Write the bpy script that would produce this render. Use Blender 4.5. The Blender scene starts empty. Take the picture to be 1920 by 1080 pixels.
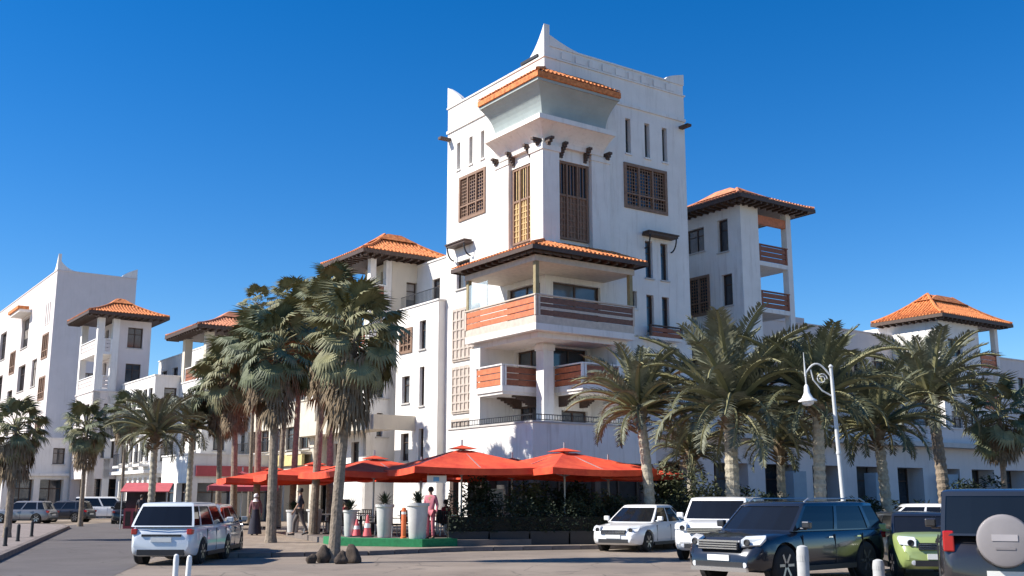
import bpy, bmesh, math, random
from mathutils import Vector, Matrix
random.seed(7)
R = math.radians
sc = bpy.context.scene
COL = sc.collection

# ---------------------------------------------------------------- camera, sky, sun, exposure
EYE = 1.65
PITCH = R(11.17)
FPX = 2000.0
cam = bpy.data.cameras.new('camera')
cam.sensor_width = 36.0
cam.lens = 36.0 * FPX / 1920.0
cam.clip_end = 4000
camo = bpy.data.objects.new('camera', cam)
camo.location = (0, 0, EYE)
camo.rotation_euler = (R(90) + PITCH, 0, 0)
COL.objects.link(camo)
sc.camera = camo

SUN_AZ = Vector((-1.0, -0.16, 0)).normalized()      # horizontal direction TOWARDS the sun
SUN_EL = R(40)
w = bpy.data.worlds.new('World')
sc.world = w
w.use_nodes = True
nt = w.node_tree
bg = nt.nodes['Background']
sky = nt.nodes.new('ShaderNodeTexSky')
sky.sky_type = 'NISHITA'
sky.sun_disc = False
sky.sun_elevation = SUN_EL
sky.sun_rotation = math.atan2(SUN_AZ.x, SUN_AZ.y)
sky.altitude = 300
sky.air_density = 1.0
sky.dust_density = 0.05
sky.ozone_density = 4.0
hs = nt.nodes.new('ShaderNodeHueSaturation')
hs.inputs['Saturation'].default_value = 1.38
hs.inputs['Hue'].default_value = 0.507
hs.inputs['Value'].default_value = 1.0
nt.links.new(sky.outputs[0], hs.inputs['Color'])
nt.links.new(hs.outputs[0], bg.inputs['Color'])
bg.inputs['Strength'].default_value = 0.098
sun = bpy.data.lights.new('sun', 'SUN')
sun.energy = 5.0
sun.angle = R(0.5)
sun.color = (1.0, 0.94, 0.85)
suno = bpy.data.objects.new('sun', sun)
sd = Vector((SUN_AZ.x * math.cos(SUN_EL), SUN_AZ.y * math.cos(SUN_EL), math.sin(SUN_EL)))
suno.rotation_euler = sd.to_track_quat('Z', 'Y').to_euler()
suno.location = (-60, -10, 60)
COL.objects.link(suno)
sc.view_settings.view_transform = 'Standard'
sc.view_settings.look = 'None'
sc.view_settings.exposure = 0.70
sc.view_settings.gamma = 1.0
sc.view_settings.use_curve_mapping = False

# ---------------------------------------------------------------- helpers
def at(px, D, z=0.0):
    """ground position seen in photo column px at distance D (z = height the column was read at)"""
    return Vector(((px - 960) / FPX * (D * math.cos(PITCH) + (z - EYE) * math.sin(PITCH)), D, 0))

_mats = {}
def mat(name, col, rough=0.8, var=0.12, scale=3.0, bump=0.0, bscale=30.0, metal=0.0, spec=0.5, col2=None, coat=0.0, trans=0.0, emit=None, detail=5):
    if name in _mats: return _mats[name]
    m = bpy.data.materials.new(name); m.use_nodes = True
    t = m.node_tree; b = t.nodes['Principled BSDF']
    b.inputs['Roughness'].default_value = rough
    b.inputs['Metallic'].default_value = metal
    b.inputs['Specular IOR Level'].default_value = spec
    b.inputs['Coat Weight'].default_value = coat
    b.inputs['Coat Roughness'].default_value = 0.06
    b.inputs['Transmission Weight'].default_value = trans
    c1 = (*[max(0, c * (1 - var)) for c in col], 1); c2 = (*(col2 if col2 else [min(1, c * (1 + var * 0.7)) for c in col]), 1)
    tc = t.nodes.new('ShaderNodeTexCoord')
    n = t.nodes.new('ShaderNodeTexNoise'); n.inputs['Scale'].default_value = scale; n.inputs['Detail'].default_value = detail; n.inputs['Roughness'].default_value = 0.62
    t.links.new(tc.outputs['Object'], n.inputs['Vector'])
    r = t.nodes.new('ShaderNodeValToRGB'); r.color_ramp.elements[0].position = 0.32; r.color_ramp.elements[1].position = 0.68
    r.color_ramp.elements[0].color = c1; r.color_ramp.elements[1].color = c2
    t.links.new(n.outputs['Fac'], r.inputs['Fac']); t.links.new(r.outputs['Color'], b.inputs['Base Color'])
    if bump:
        n2 = t.nodes.new('ShaderNodeTexNoise'); n2.inputs['Scale'].default_value = bscale; n2.inputs['Detail'].default_value = 4
        t.links.new(tc.outputs['Object'], n2.inputs['Vector'])
        bp = t.nodes.new('ShaderNodeBump'); bp.inputs['Strength'].default_value = bump; bp.inputs['Distance'].default_value = 0.03
        t.links.new(n2.outputs['Fac'], bp.inputs['Height']); t.links.new(bp.outputs['Normal'], b.inputs['Normal'])
    if emit:
        b.inputs['Emission Color'].default_value = (*emit[0], 1); b.inputs['Emission Strength'].default_value = emit[1]
    _mats[name] = m
    return m

def streak(m, strength=0.42, col=(0.35, 0.30, 0.25)):
    """rain streaks and dirt on stucco: noise stretched along z, multiplied over the base colour"""
    t = m.node_tree; b = t.nodes['Principled BSDF']
    src = b.inputs['Base Color'].links[0].from_socket
    tc = t.nodes.new('ShaderNodeTexCoord'); mp = t.nodes.new('ShaderNodeMapping'); mp.inputs['Scale'].default_value = (2.6, 2.6, 0.22)
    n = t.nodes.new('ShaderNodeTexNoise'); n.inputs['Scale'].default_value = 1.3; n.inputs['Detail'].default_value = 7; n.inputs['Roughness'].default_value = 0.7
    t.links.new(tc.outputs['Object'], mp.inputs['Vector']); t.links.new(mp.outputs[0], n.inputs['Vector'])
    r = t.nodes.new('ShaderNodeValToRGB'); r.color_ramp.elements[0].position = 0.52; r.color_ramp.elements[1].position = 0.74
    r.color_ramp.elements[0].color = (0, 0, 0, 1); r.color_ramp.elements[1].color = (strength,) * 3 + (1,)
    mx = t.nodes.new('ShaderNodeMixRGB'); mx.inputs['Color2'].default_value = (*col, 1)
    t.links.new(n.outputs['Fac'], r.inputs['Fac']); t.links.new(r.outputs['Color'], mx.inputs['Fac'])
    t.links.new(src, mx.inputs['Color1']); t.links.new(mx.outputs[0], b.inputs['Base Color'])
    return m

STUCCO = streak(mat('white_stucco', (0.77, 0.745, 0.705), 0.9, 0.06, 0.8, 0.35, 25, col2=(0.81, 0.785, 0.745)))
CREAM = streak(mat('cream_stucco', (0.62, 0.56, 0.46), 0.9, 0.06, 0.8, 0.35, 25), 0.3)
PINK = streak(mat('pinkish_stucco', (0.66, 0.60, 0.575), 0.9, 0.05, 0.8, 0.3, 25), 0.25)
COVE_SHADE = mat('shaded_cove_render', (0.34, 0.39, 0.385), 0.85, 0.10, 1.0, 0.3, 25)  # shade under the canopy flare put into the render colour
STONE = mat('carved_beige_stone', (0.50, 0.43, 0.37), 0.9, 0.16, 5, 0.6, 12)
TILE = mat('terracotta_tile', (0.66, 0.175, 0.045), 0.8, 0.5, 4.5, 0.5, 14, col2=(0.82, 0.29, 0.09), detail=8)
OLDTILE = mat('weathered_tile', (0.56, 0.20, 0.10), 0.8, 0.4, 2.2, 0.5, 14, col2=(0.66, 0.27, 0.14), detail=8)
WOOD = mat('red_brown_wood', (0.26, 0.088, 0.045), 0.65, 0.28, 6, 0.3, 40)
OWOOD = mat('orange_wood', (0.55, 0.17, 0.07), 0.6, 0.25, 5, 0.3, 40)  # orange timber; also the sunlit tone of the tower's balcony boards
DWOOD = mat('dark_wood', (0.075, 0.045, 0.032), 0.6, 0.3, 6, 0.3, 40)
LWOOD = mat('lattice_wood', (0.24, 0.145, 0.095), 0.7, 0.25, 6, 0.3, 40)
SUNW = mat('sunlit_screen_wood', (0.52, 0.37, 0.17), 0.7, 0.2, 6, 0.3, 40)  # sunlit tone of the screen's wood put into the colour
GLASS = mat('dark_window_glass', (0.03, 0.035, 0.045), 0.08, 0.3, 0.7, 0, spec=0.8)
PGLASS = mat('pale_glass_screen', (0.75, 0.85, 0.86), 0.05, 0.02, 1, trans=0.75)
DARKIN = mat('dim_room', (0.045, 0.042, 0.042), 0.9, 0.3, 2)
IRON = mat('wrought_iron', (0.03, 0.03, 0.034), 0.5, 0.2, 8, metal=0.4)
SLAB = mat('concrete_slab', (0.52, 0.50, 0.47), 0.9, 0.1, 2, 0.3)
RED = mat('red_canvas', (0.68, 0.05, 0.022), 0.9, 0.16, 1.6, 0.5, 9, col2=(0.78, 0.10, 0.035))
PINKRED = mat('pinkish_red_canvas', (0.50, 0.10, 0.11), 0.85, 0.15, 2.5, 0.2, 60)  # pinkish red, duller than the main parasol red
ALU = mat('grey_aluminium', (0.45, 0.45, 0.46), 0.4, 0.05, 3, metal=0.6)
WHITEP = mat('white_paint', (0.78, 0.78, 0.76), 0.5, 0.08, 4)
BARK = mat('palm_bark', (0.25, 0.20, 0.15), 0.95, 0.35, 9, 0.8, 18)
PBARK = mat('pale_palm_bark', (0.40, 0.36, 0.28), 0.95, 0.3, 9, 0.8, 18)
DEAD = mat('dead_palm_leaf', (0.21, 0.155, 0.095), 0.95, 0.4, 5)
LEAF1 = mat('fan_leaf_green', (0.165, 0.16, 0.07), 0.65, 0.35, 3, col2=(0.24, 0.235, 0.115))
LEAF2 = mat('fan_leaf_blue_green', (0.105, 0.125, 0.06), 0.65, 0.35, 3, col2=(0.16, 0.18, 0.09))
LEAF3 = mat('date_leaf_shade_grey', (0.14, 0.15, 0.10), 0.65, 0.35, 3, col2=(0.22, 0.23, 0.16))  # grey of shaded fronds put into the leaf colour
LEAF4 = mat('date_leaf_dark', (0.085, 0.10, 0.055), 0.65, 0.35, 3, col2=(0.15, 0.165, 0.095))
STEM = mat('leaf_stalk', (0.20, 0.19, 0.09), 0.7, 0.2, 4)
SHRUB = mat('shrub_leaf', (0.06, 0.075, 0.03), 0.7, 0.4, 2, col2=(0.12, 0.13, 0.055))
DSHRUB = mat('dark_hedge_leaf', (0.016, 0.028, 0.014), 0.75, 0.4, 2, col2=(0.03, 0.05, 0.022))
TWIG = mat('twig_bark', (0.12, 0.09, 0.06), 0.9, 0.3, 8)
GREENC = mat('green_turf_carpet', (0.02, 0.20, 0.075), 0.95, 0.2, 8, 0.5, 90)
RUBBER = mat('tyre_rubber', (0.018, 0.018, 0.018), 0.85, 0.2, 6)
CHROME = mat('chrome', (0.75, 0.75, 0.77), 0.15, 0.03, 3, metal=1.0)
RIMM = mat('alloy_rim', (0.42, 0.43, 0.45), 0.3, 0.05, 3, metal=0.9)
CGLASS = mat('car_glass', (0.010, 0.011, 0.013), 0.06, 0.1, 1, spec=0.45)
PLAST = mat('black_plastic', (0.022, 0.022, 0.024), 0.55, 0.15, 5)
LAMPG = mat('headlight_glass', (0.62, 0.64, 0.66), 0.1, 0.1, 9, spec=0.8, coat=0.8)
TAILR = mat('tail_light_red', (0.42, 0.012, 0.012), 0.15, 0.1, 9, coat=0.8)
PLATE = mat('number_plate', (0.74, 0.74, 0.70), 0.5, 0.04, 5)
SKIN = mat('skin', (0.40, 0.23, 0.15), 0.6, 0.06, 5)

class MB:
    def __init__(s): s.v = []; s.f = []; s.m = []; s.cur = 0
    def add(s, vs, fs):
        o = len(s.v); s.v += [tuple(p) for p in vs]
        for f in fs: s.f.append(tuple(i + o for i in f)); s.m.append(s.cur)
    def quad(s, a, b, c, d): s.add([a, b, c, d], [(0, 1, 2, 3)])
    def box(s, x0, x1, y0, y1, z0, z1):
        s.add([(x0,y0,z0),(x1,y0,z0),(x1,y1,z0),(x0,y1,z0),(x0,y0,z1),(x1,y0,z1),(x1,y1,z1),(x0,y1,z1)],
              [(0,3,2,1),(4,5,6,7),(0,1,5,4),(1,2,6,5),(2,3,7,6),(3,0,4,7)])
    def bar(s, p, q, wd, h=None, up=Vector((0,0,1))):
        p, q = Vector(p), Vector(q); h = h or wd; d = (q - p).normalized()
        if abs(d.dot(up)) > 0.98: up = Vector((1, 0, 0))
        sx = d.cross(up).normalized() * wd / 2; sy = sx.cross(d).normalized() * h / 2
        vs = [b + i * sx + j * sy for b in (p, q) for i, j in ((-1,-1),(1,-1),(1,1),(-1,1))]
        s.add(vs, [(0,1,2,3),(7,6,5,4),(0,4,5,1),(1,5,6,2),(2,6,7,3),(3,7,4,0)])
    def tube(s, pts, rads, n=8, cap=True):
        rings = []; pts = [Vector(p) for p in pts]
        for i, p in enumerate(pts):
            d = (pts[min(i+1, len(pts)-1)] - pts[max(i-1, 0)]).normalized()
            up = Vector((0, 0, 1)) if abs(d.z) < 0.95 else Vector((1, 0, 0))
            x = d.cross(up).normalized(); y = x.cross(d).normalized()
            r = rads[i] if hasattr(rads, '__len__') else rads
            rings.append([p + (x * math.cos(2*math.pi*k/n) + y * math.sin(2*math.pi*k/n)) * r for k in range(n)])
        vs = [v for rg in rings for v in rg]; fs = []
        for i in range(len(rings)-1):
            for k in range(n): fs.append((i*n+k, i*n+(k+1)%n, (i+1)*n+(k+1)%n, (i+1)*n+k))
        if cap: fs.append(tuple(range(n))[::-1]); fs.append(tuple((len(rings)-1)*n+k for k in range(n)))
        s.add(vs, fs)
    def lathe(s, prof, n=16, c=(0,0,0), axis='z'):
        vs = []; fs = []
        for r, z in prof:
            for k in range(n):
                a = 2*math.pi*k/n
                if axis == 'z': vs.append((c[0]+r*math.cos(a), c[1]+r*math.sin(a), c[2]+z))
                elif axis == 'y': vs.append((c[0]+r*math.cos(a), c[1]+z, c[2]+r*math.sin(a)))
                else: vs.append((c[0]+z, c[1]+r*math.cos(a), c[2]+r*math.sin(a)))
        for i in range(len(prof)-1):
            for k in range(n): fs.append((i*n+k, i*n+(k+1)%n, (i+1)*n+(k+1)%n, (i+1)*n+k))
        fs.append(tuple(range(n))); fs.append(tuple((len(prof)-1)*n+k for k in range(n)))
        s.add(vs, fs)
    def mesh(s, name, mats, smooth=False, fix=True):
        me = bpy.data.meshes.new(name); me.from_pydata(s.v, [], s.f)
        for m in (mats if isinstance(mats, (list, tuple)) else [mats]): me.materials.append(m)
        for p, mi in zip(me.polygons, s.m): p.material_index = mi; p.use_smooth = smooth
        if fix:
            bm = bmesh.new(); bm.from_mesh(me); bmesh.ops.recalc_face_normals(bm, faces=bm.faces); bm.to_mesh(me); bm.free()
        me.update(); return me
    def build(s, name, mats, parent=None, smooth=False, fix=True):
        return link(name, s.mesh(name, mats, smooth, fix), parent)

def link(name, data, parent=None):
    o = bpy.data.objects.new(name, data); COL.objects.link(o)
    if parent is not None: o.parent = parent
    return o
def tag(o, label=None, cat=None, group=None, kind=None):
    if label: o['label'] = label
    if cat: o['category'] = cat
    if group: o['group'] = group
    if kind: o['kind'] = kind
    return o
def thing(name, label, cat, loc=(0,0,0), rz=0.0, group=None):
    o = link(name, None); o.location = loc; o.rotation_euler = (0, 0, rz)
    return tag(o, label, cat, group)
def smooth_by_angle(o, ang=35):
    me = o.data
    for p in me.polygons: p.use_smooth = True
    bm = bmesh.new(); bm.from_mesh(me)
    for e in bm.edges:
        if len(e.link_faces) == 2 and e.calc_face_angle(0) > R(ang): e.smooth = False
    bm.to_mesh(me); bm.free()
def copy_tree(o, parent=None):
    c = o.copy(); COL.objects.link(c); c.parent = parent
    for ch in list(o.children): copy_tree(ch, c)
    return c

# ---------------------------------------------------------------- ground
def sheet(name, pts, z, m, kind='structure', parent=None):
    b = MB(); b.add([(x, y, z) for x, y in pts], [tuple(range(len(pts)))])
    o = b.build(name, m, parent, fix=False)
    if kind: o['kind'] = kind
    return o
ASPH = mat('asphalt', (0.235, 0.186, 0.146), 0.93, 0.16, 0.35, 0.5, 40, col2=(0.285, 0.232, 0.185), detail=9)
ROADM = mat('grey_road', (0.105, 0.092, 0.088), 0.93, 0.15, 0.3, 0.5, 40, col2=(0.125, 0.11, 0.106), detail=9)
PAVM = mat('tan_paving', (0.31, 0.245, 0.185), 0.93, 0.18, 0.5, 0.4, 30, detail=9)
PINKPAV = mat('pinkish_paving', (0.27, 0.225, 0.205), 0.93, 0.2, 0.6, 0.4, 30, detail=9)
KERB = mat('kerb_stone', (0.17, 0.14, 0.125), 0.9, 0.25, 3, 0.4)
def pavers(m, sx, sy, rot=0.0, dark=0.55):
    t = m.node_tree; b = t.nodes['Principled BSDF']; src = b.inputs['Base Color'].links[0].from_socket
    tc = t.nodes.new('ShaderNodeTexCoord'); mp = t.nodes.new('ShaderNodeMapping'); mp.inputs['Rotation'].default_value = (0, 0, rot)
    br = t.nodes.new('ShaderNodeTexBrick'); br.inputs['Scale'].default_value = 1.0
    br.inputs['Brick Width'].default_value = sx; br.inputs['Row Height'].default_value = sy; br.inputs['Mortar Size'].default_value = 0.012
    br.inputs['Color1'].default_value = (1, 1, 1, 1); br.inputs['Color2'].default_value = (0.82, 0.8, 0.78, 1); br.inputs['Mortar'].default_value = (dark,)*3 + (1,)
    mx = t.nodes.new('ShaderNodeMixRGB'); mx.blend_type = 'MULTIPLY'; mx.inputs['Fac'].default_value = 1
    t.links.new(tc.outputs['Object'], mp.inputs['Vector']); t.links.new(mp.outputs[0], br.inputs['Vector'])
    t.links.new(src, mx.inputs['Color1']); t.links.new(br.outputs['Color'], mx.inputs['Color2']); t.links.new(mx.outputs[0], b.inputs['Base Color'])
def blots(m, scale, lo, hi, amt, col):
    t = m.node_tree; b = t.nodes['Principled BSDF']; src = b.inputs['Base Color'].links[0].from_socket
    tc = t.nodes.new('ShaderNodeTexCoord'); n = t.nodes.new('ShaderNodeTexNoise'); n.inputs['Scale'].default_value = scale; n.inputs['Detail'].default_value = 8; n.inputs['Distortion'].default_value = .6
    r = t.nodes.new('ShaderNodeValToRGB'); r.color_ramp.elements[0].position = lo; r.color_ramp.elements[1].position = hi
    r.color_ramp.elements[0].color = (0,0,0,1); r.color_ramp.elements[1].color = (amt,)*3 + (1,)
    mx = t.nodes.new('ShaderNodeMixRGB'); mx.inputs['Color2'].default_value = (*col, 1)
    t.links.new(tc.outputs['Object'], n.inputs['Vector']); t.links.new(n.outputs['Fac'], r.inputs['Fac']); t.links.new(r.outputs['Color'], mx.inputs['Fac'])
    t.links.new(src, mx.inputs['Color1']); t.links.new(mx.outputs[0], b.inputs['Base Color'])
def cracks(m, scale=.55, wid=.012):
    t = m.node_tree; b = t.nodes['Principled BSDF']; src = b.inputs['Base Color'].links[0].from_socket
    tc = t.nodes.new('ShaderNodeTexCoord'); n = t.nodes.new('ShaderNodeTexNoise'); n.inputs['Scale'].default_value = 1.5; ad = t.nodes.new('ShaderNodeMixRGB'); ad.inputs['Fac'].default_value = .12
    v = t.nodes.new('ShaderNodeTexVoronoi'); v.feature = 'DISTANCE_TO_EDGE'; v.inputs['Scale'].default_value = scale
    r = t.nodes.new('ShaderNodeValToRGB'); r.color_ramp.elements[0].position = 0; r.color_ramp.elements[1].position = wid; r.color_ramp.elements[0].color = (.5,.5,.5,1); r.color_ramp.elements[1].color = (0,0,0,1)
    mx = t.nodes.new('ShaderNodeMixRGB'); mx.inputs['Color2'].default_value = (.04,.035,.03,1)
    t.links.new(tc.outputs['Object'], n.inputs['Vector']); t.links.new(tc.outputs['Object'], ad.inputs['Color1']); t.links.new(n.outputs['Color'], ad.inputs['Color2']); t.links.new(ad.outputs[0], v.inputs['Vector'])
    t.links.new(v.outputs['Distance'], r.inputs['Fac']); t.links.new(r.outputs['Color'], mx.inputs['Fac']); t.links.new(src, mx.inputs['Color1']); t.links.new(mx.outputs[0], b.inputs['Base Color'])
blots(ASPH, .22, .50, .66, .40, (.11,.095,.085)); blots(ASPH, 1.1, .60, .70, .45, (.07,.06,.055)); cracks(ASPH)
blots(ROADM, .3, .5, .66, .4, (.07,.062,.06)); cracks(ROADM, .4); blots(PAVM, .8, .56, .68, .4, (.12,.10,.085))
pavers(PAVM, 0.4, 0.4, 0.3); pavers(PINKPAV, 0.3, 0.3, 0.35)
SANDG = mat('dry_ground', (0.24, 0.20, 0.155), 0.95, 0.2, 0.05, 0.3)
sheet('ground', [(-1500,-400),(1500,-400),(1500,2500),(-1500,2500)], -0.012, SANDG)
sheet('road', [(-60,-30),(60,-30),(60,38.5),(9,38.5),(-2,34.5),(-30,120),(-60,120)], -0.004, ASPH)
# left lane of darker tarmac running away along the street
sheet('street_lane', [(-10.6,18),(-7.4,18),(-17.6,66),(-33,112),(-46,112),(-28.5,66),(-13.6,28.7)], 0.001, ROADM)
# cafe-side pavement with its kerb
PV = [(-8.7,31),(-4.3,32.6),(-1.6,35.2),(9,38.9),(30,44),(70,64),(70,80),(-10,80),(-30,112),(-34,112),(-18.4,66)]
sheet('pavement', PV, 0.11, PAVM)
kb = link('kerb', None); kb['kind'] = 'structure'
def kerb_run(pts, w_=0.22, h=0.125, step=1.0):
    me = None
    for (x0, y0), (x1, y1) in zip(pts[:-1], pts[1:]):
        a = Vector((x0, y0, 0)); b_ = Vector((x1, y1, 0)); L = (b_ - a).length; n = max(1, int(round(L / step))); d = (b_ - a) / n
        for i in range(n):
            if me is None:
                m = MB(); g = 0.012; s_ = 0.5 - g
                m.add([(-s_,-w_/2,0),(s_,-w_/2,0),(s_,w_/2,0),(-s_,w_/2,0),(-s_,-w_/2+.02,h),(s_,-w_/2+.02,h),(s_,w_/2,h),(-s_,w_/2,h)],
                      [(0,3,2,1),(4,5,6,7),(0,1,5,4),(1,2,6,5),(2,3,7,6),(3,0,4,7)]); me = m.mesh('kerb_stone', KERB)
            o = link('kerb_stone', me, kb); o.location = a + d * (i + .5); o.location.z = random.uniform(-.004, .004)
            o.rotation_euler = (0, 0, math.atan2(d.y, d.x)); o.scale = (d.length, 1, 1)
kerb_run([(-18.4,66),(-8.7,31),(-4.3,32.6),(-1.6,35.2),(9,38.9),(30,44)])
# left-hand pavement
LP = [(-40,18),(-9.9,18),(-13.6,28.7),(-20,47),(-25.2,62),(-27.2,66),(-30,68),(-36,69),(-90,69),(-90,18)]
sheet('left_pavement', LP, 0.12, PINKPAV)
kerb_run([(-9.9,18),(-13.6,28.7),(-20,47),(-25.2,62),(-27.2,66),(-30,68),(-36,69)], h=0.14)
# pale plaza joints seen as a different paving beyond
sheet('plaza', [(-90,69.2),(-28,69.2),(-30,112),(-120,150),(-160,110)], 0.004, PAVM)
# worn painted line edging the parking bays
LINE = mat('worn_road_paint', (0.62, 0.62, 0.58), 0.8, 0.5, 6, col2=(0.7, 0.7, 0.66))
for i in range(5):
    x0 = 5.4 + i * 2.9
    sheet('bay_line', [(x0,28.5),(x0+.1,28.5),(x0+3.0,34.5),(x0+2.9,34.5)], 0.002, LINE)

# ---------------------------------------------------------------- building kit (one frame for the whole complex)
AX = Vector((math.cos(R(35.05)), math.sin(R(35.05)), 0)); BX = Vector((-AX.y, AX.x, 0))
O0 = Vector((1.8, 56, 0)); RZ = R(35.05)
def ab(a, b): return O0 + AX * a + BX * b
Z = lambda zp: zp + EYE

class Face:
    """a wall plane: 'L' = constant a, looks towards -a (sunlit); 'R' = constant b, looks towards -b (shaded)"""
    def __init__(s, kind, c): s.k = kind; s.c = c
    def P(s, u, n, z): return (s.c - n, u, z) if s.k == 'L' else (u, s.c - n, z)
    def box(s, m, u0, u1, n0, n1, z0, z1):
        p = s.P(u0, n0, z0); q = s.P(u1, n1, z1)
        m.box(min(p[0],q[0]), max(p[0],q[0]), min(p[1],q[1]), max(p[1],q[1]), z0, z1)
def inside(o, u, z): return o[0] < u < o[1] and o[2] < z < o[3]
def wall_face(m, F, u0, u1, z0, z1, ops, depth=0.28):
    us = sorted({u0, u1} | {o[0] for o in ops} | {o[1] for o in ops}); zs = sorted({z0, z1} | {o[2] for o in ops} | {o[3] for o in ops})
    us = [u for u in us if u0 <= u <= u1]; zs = [z for z in zs if z0 <= z <= z1]
    for a, b in zip(us[:-1], us[1:]):
        for c, d in zip(zs[:-1], zs[1:]):
            if any(inside(o, (a+b)/2, (c+d)/2) for o in ops): continue
            m.quad(F.P(a,0,c), F.P(b,0,c), F.P(b,0,d), F.P(a,0,d))
    for o in ops:
        dp = o[5] if len(o) > 5 else depth
        a, b, c, d = o[:4]
        m.quad(F.P(a,0,c), F.P(a,-dp,c), F.P(a,-dp,d), F.P(a,0,d)); m.quad(F.P(b,0,c), F.P(b,-dp,c), F.P(b,-dp,d), F.P(b,0,d))
        m.quad(F.P(a,0,c), F.P(b,0,c), F.P(b,-dp,c), F.P(a,-dp,c)); m.quad(F.P(a,0,d), F.P(b,0,d), F.P(b,-dp,d), F.P(a,-dp,d))

GL = [GLASS, GLASS, mat('window_glass_pale', (.11,.12,.13), .12, .4, .6, spec=.8), mat('window_glass_blue', (.045,.065,.085), .06, .4, .6, spec=.9)]
def window(root, F, o, wallm=None):
    u0, u1, z0, z1, kind = o[:5]; dp = o[5] if len(o) > 5 else 0.28
    w_ = u1 - u0; h = z1 - z0; m = MB(); t = 0.08
    if kind in ('glass', 'wglass', 'far'):
        n0, n1 = -dp + .02, -dp + .10
        F.box(m, u0, u0+t, n0, n1, z0, z1); F.box(m, u1-t, u1, n0, n1, z0, z1); F.box(m, u0+t, u1-t, n0, n1, z0, z0+t); F.box(m, u0+t, u1-t, n0, n1, z1-t, z1)
        nm = max(1, int(round(w_ / 0.75)))
        for i in range(1, nm):
            c = u0 + w_*i/nm; F.box(m, c-.03, c+.03, n0, n1-.01, z0+t, z1-t)
        if h > 1.4 and kind != 'far':
            c = z0 + h*.68; F.box(m, u0+t, u1-t, n0, n1-.02, c-.025, c+.025)
        fr = m.build('window', DWOOD if kind != 'wglass' else WHITEP, root)
        p = MB(); F.box(p, u0+.01, u1-.01, -dp-.03, -dp+.03, z0+.01, z1-.01); p.build('pane', random.choice(GL), fr)
        if z0 > 1.0:
            s_ = MB(); F.box(s_, u0-.08, u1+.08, .002, .10, z0-.10, z0-.02); s_.build('sill', SLAB, fr)
        if random.random() < .45:                       # a drawn curtain or half-down blind just behind the opening's frame
            c = MB(); zz = z0 + t + (h - 2*t) * random.choice((0, .35, .55)); F.box(c, u0+t, u0 + t + (w_-2*t)*random.choice((.35, .5, 1)), -dp+.031, -dp+.036, zz, z1-t)
            c.build('curtain', mat('curtain_cloth', (0.36, 0.33, 0.30), 0.9, 0.15, 5), fr)
    elif kind == 'lattice':
        n0, n1 = -.10, .07
        F.box(m, u0-.06, u0+.12, n0, n1, z0-.06, z1+.06); F.box(m, u1-.12, u1+.06, n0, n1, z0-.06, z1+.06)
        F.box(m, u0+.12, u1-.12, n0, n1, z0-.06, z0+.12); F.box(m, u0+.12, u1-.12, n0, n1, z1-.12, z1+.06)
        F.box(m, u0+.12, u1-.12, n0, n1-.02, z0+h*.30, z0+h*.30+.10)
        for i in (1, 2): c = u0 + w_*i/3; F.box(m, c-.06, c+.06, n0, n1-.01, z0+.12, z1-.12)
        fr = m.build('window', LWOOD, root)
        g = MB(); k = max(3, int(w_/.2))
        for i in range(1, k): c = u0+w_*i/k; F.box(g, c-.02, c+.02, -.06, -.02, z0+.1, z1-.1)
        k = max(3, int(h/.2))
        for i in range(1, k): c = z0+h*i/k; F.box(g, u0+.1, u1-.1, -.055, -.025, c-.02, c+.02)
        tag(g.build('lattice', LWOOD, fr), kind='stuff')
        p = MB(); F.box(p, u0+.01, u1-.01, -dp-.03, -dp+.03, z0+.01, z1-.01); p.build('pane', random.choice(GL), fr)
    elif kind == 'slit':
        F.box(m, u0+.01, u1-.01, -dp-.03, -dp+.02, z0+.01, z1-.01); fr = m.build('window', GLASS, root)
        s = MB(); F.box(s, u0-.05, u1+.05, .002, .08, z0-.10, z0); s.build('sill', STUCCO, fr)
    elif kind == 'door':
        n0, n1 = -dp+.02, -dp+.09
        for c in (u0, (u0+u1)/2-.05, u1-.1): F.box(m, c, c+.1, n0, n1, z0, z1)
        F.box(m, u0+.1, u1-.1, n0, n1-.01, z1-.1, z1); fr = m.build('balcony_door', DWOOD, root)
        p = MB(); F.box(p, u0+.01, u1-.01, -dp-.03, -dp+.03, z0+.01, z1-.01); p.build('pane', random.choice(GL), fr)
    elif kind == 'shop':
        n0, n1 = -dp+.02, -dp+.10
        nm = max(2, int(round(w_/1.3)))
        for i in range(nm+1): c = min(max(u0 + w_*i/nm, u0+.04), u1-.04); F.box(m, c-.04, c+.04, n0, n1, z0, z1)
        F.box(m, u0, u1, n0, n1-.02, z0+h*.75, z0+h*.75+.08)
        fr = m.build('shop_window', DWOOD, root)
        p = MB(); F.box(p, u0+.01, u1-.01, -dp-.03, -dp+.03, z0+.01, z1-.01); p.build('pane', random.choice(GL), fr)
    elif kind == 'deep':
        F.box(m, u0+.01, u1-.01, -dp-.05, -dp, z0+.01, z1-.01); m.build('recess_wall', wallm or STUCCO, root)

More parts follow.
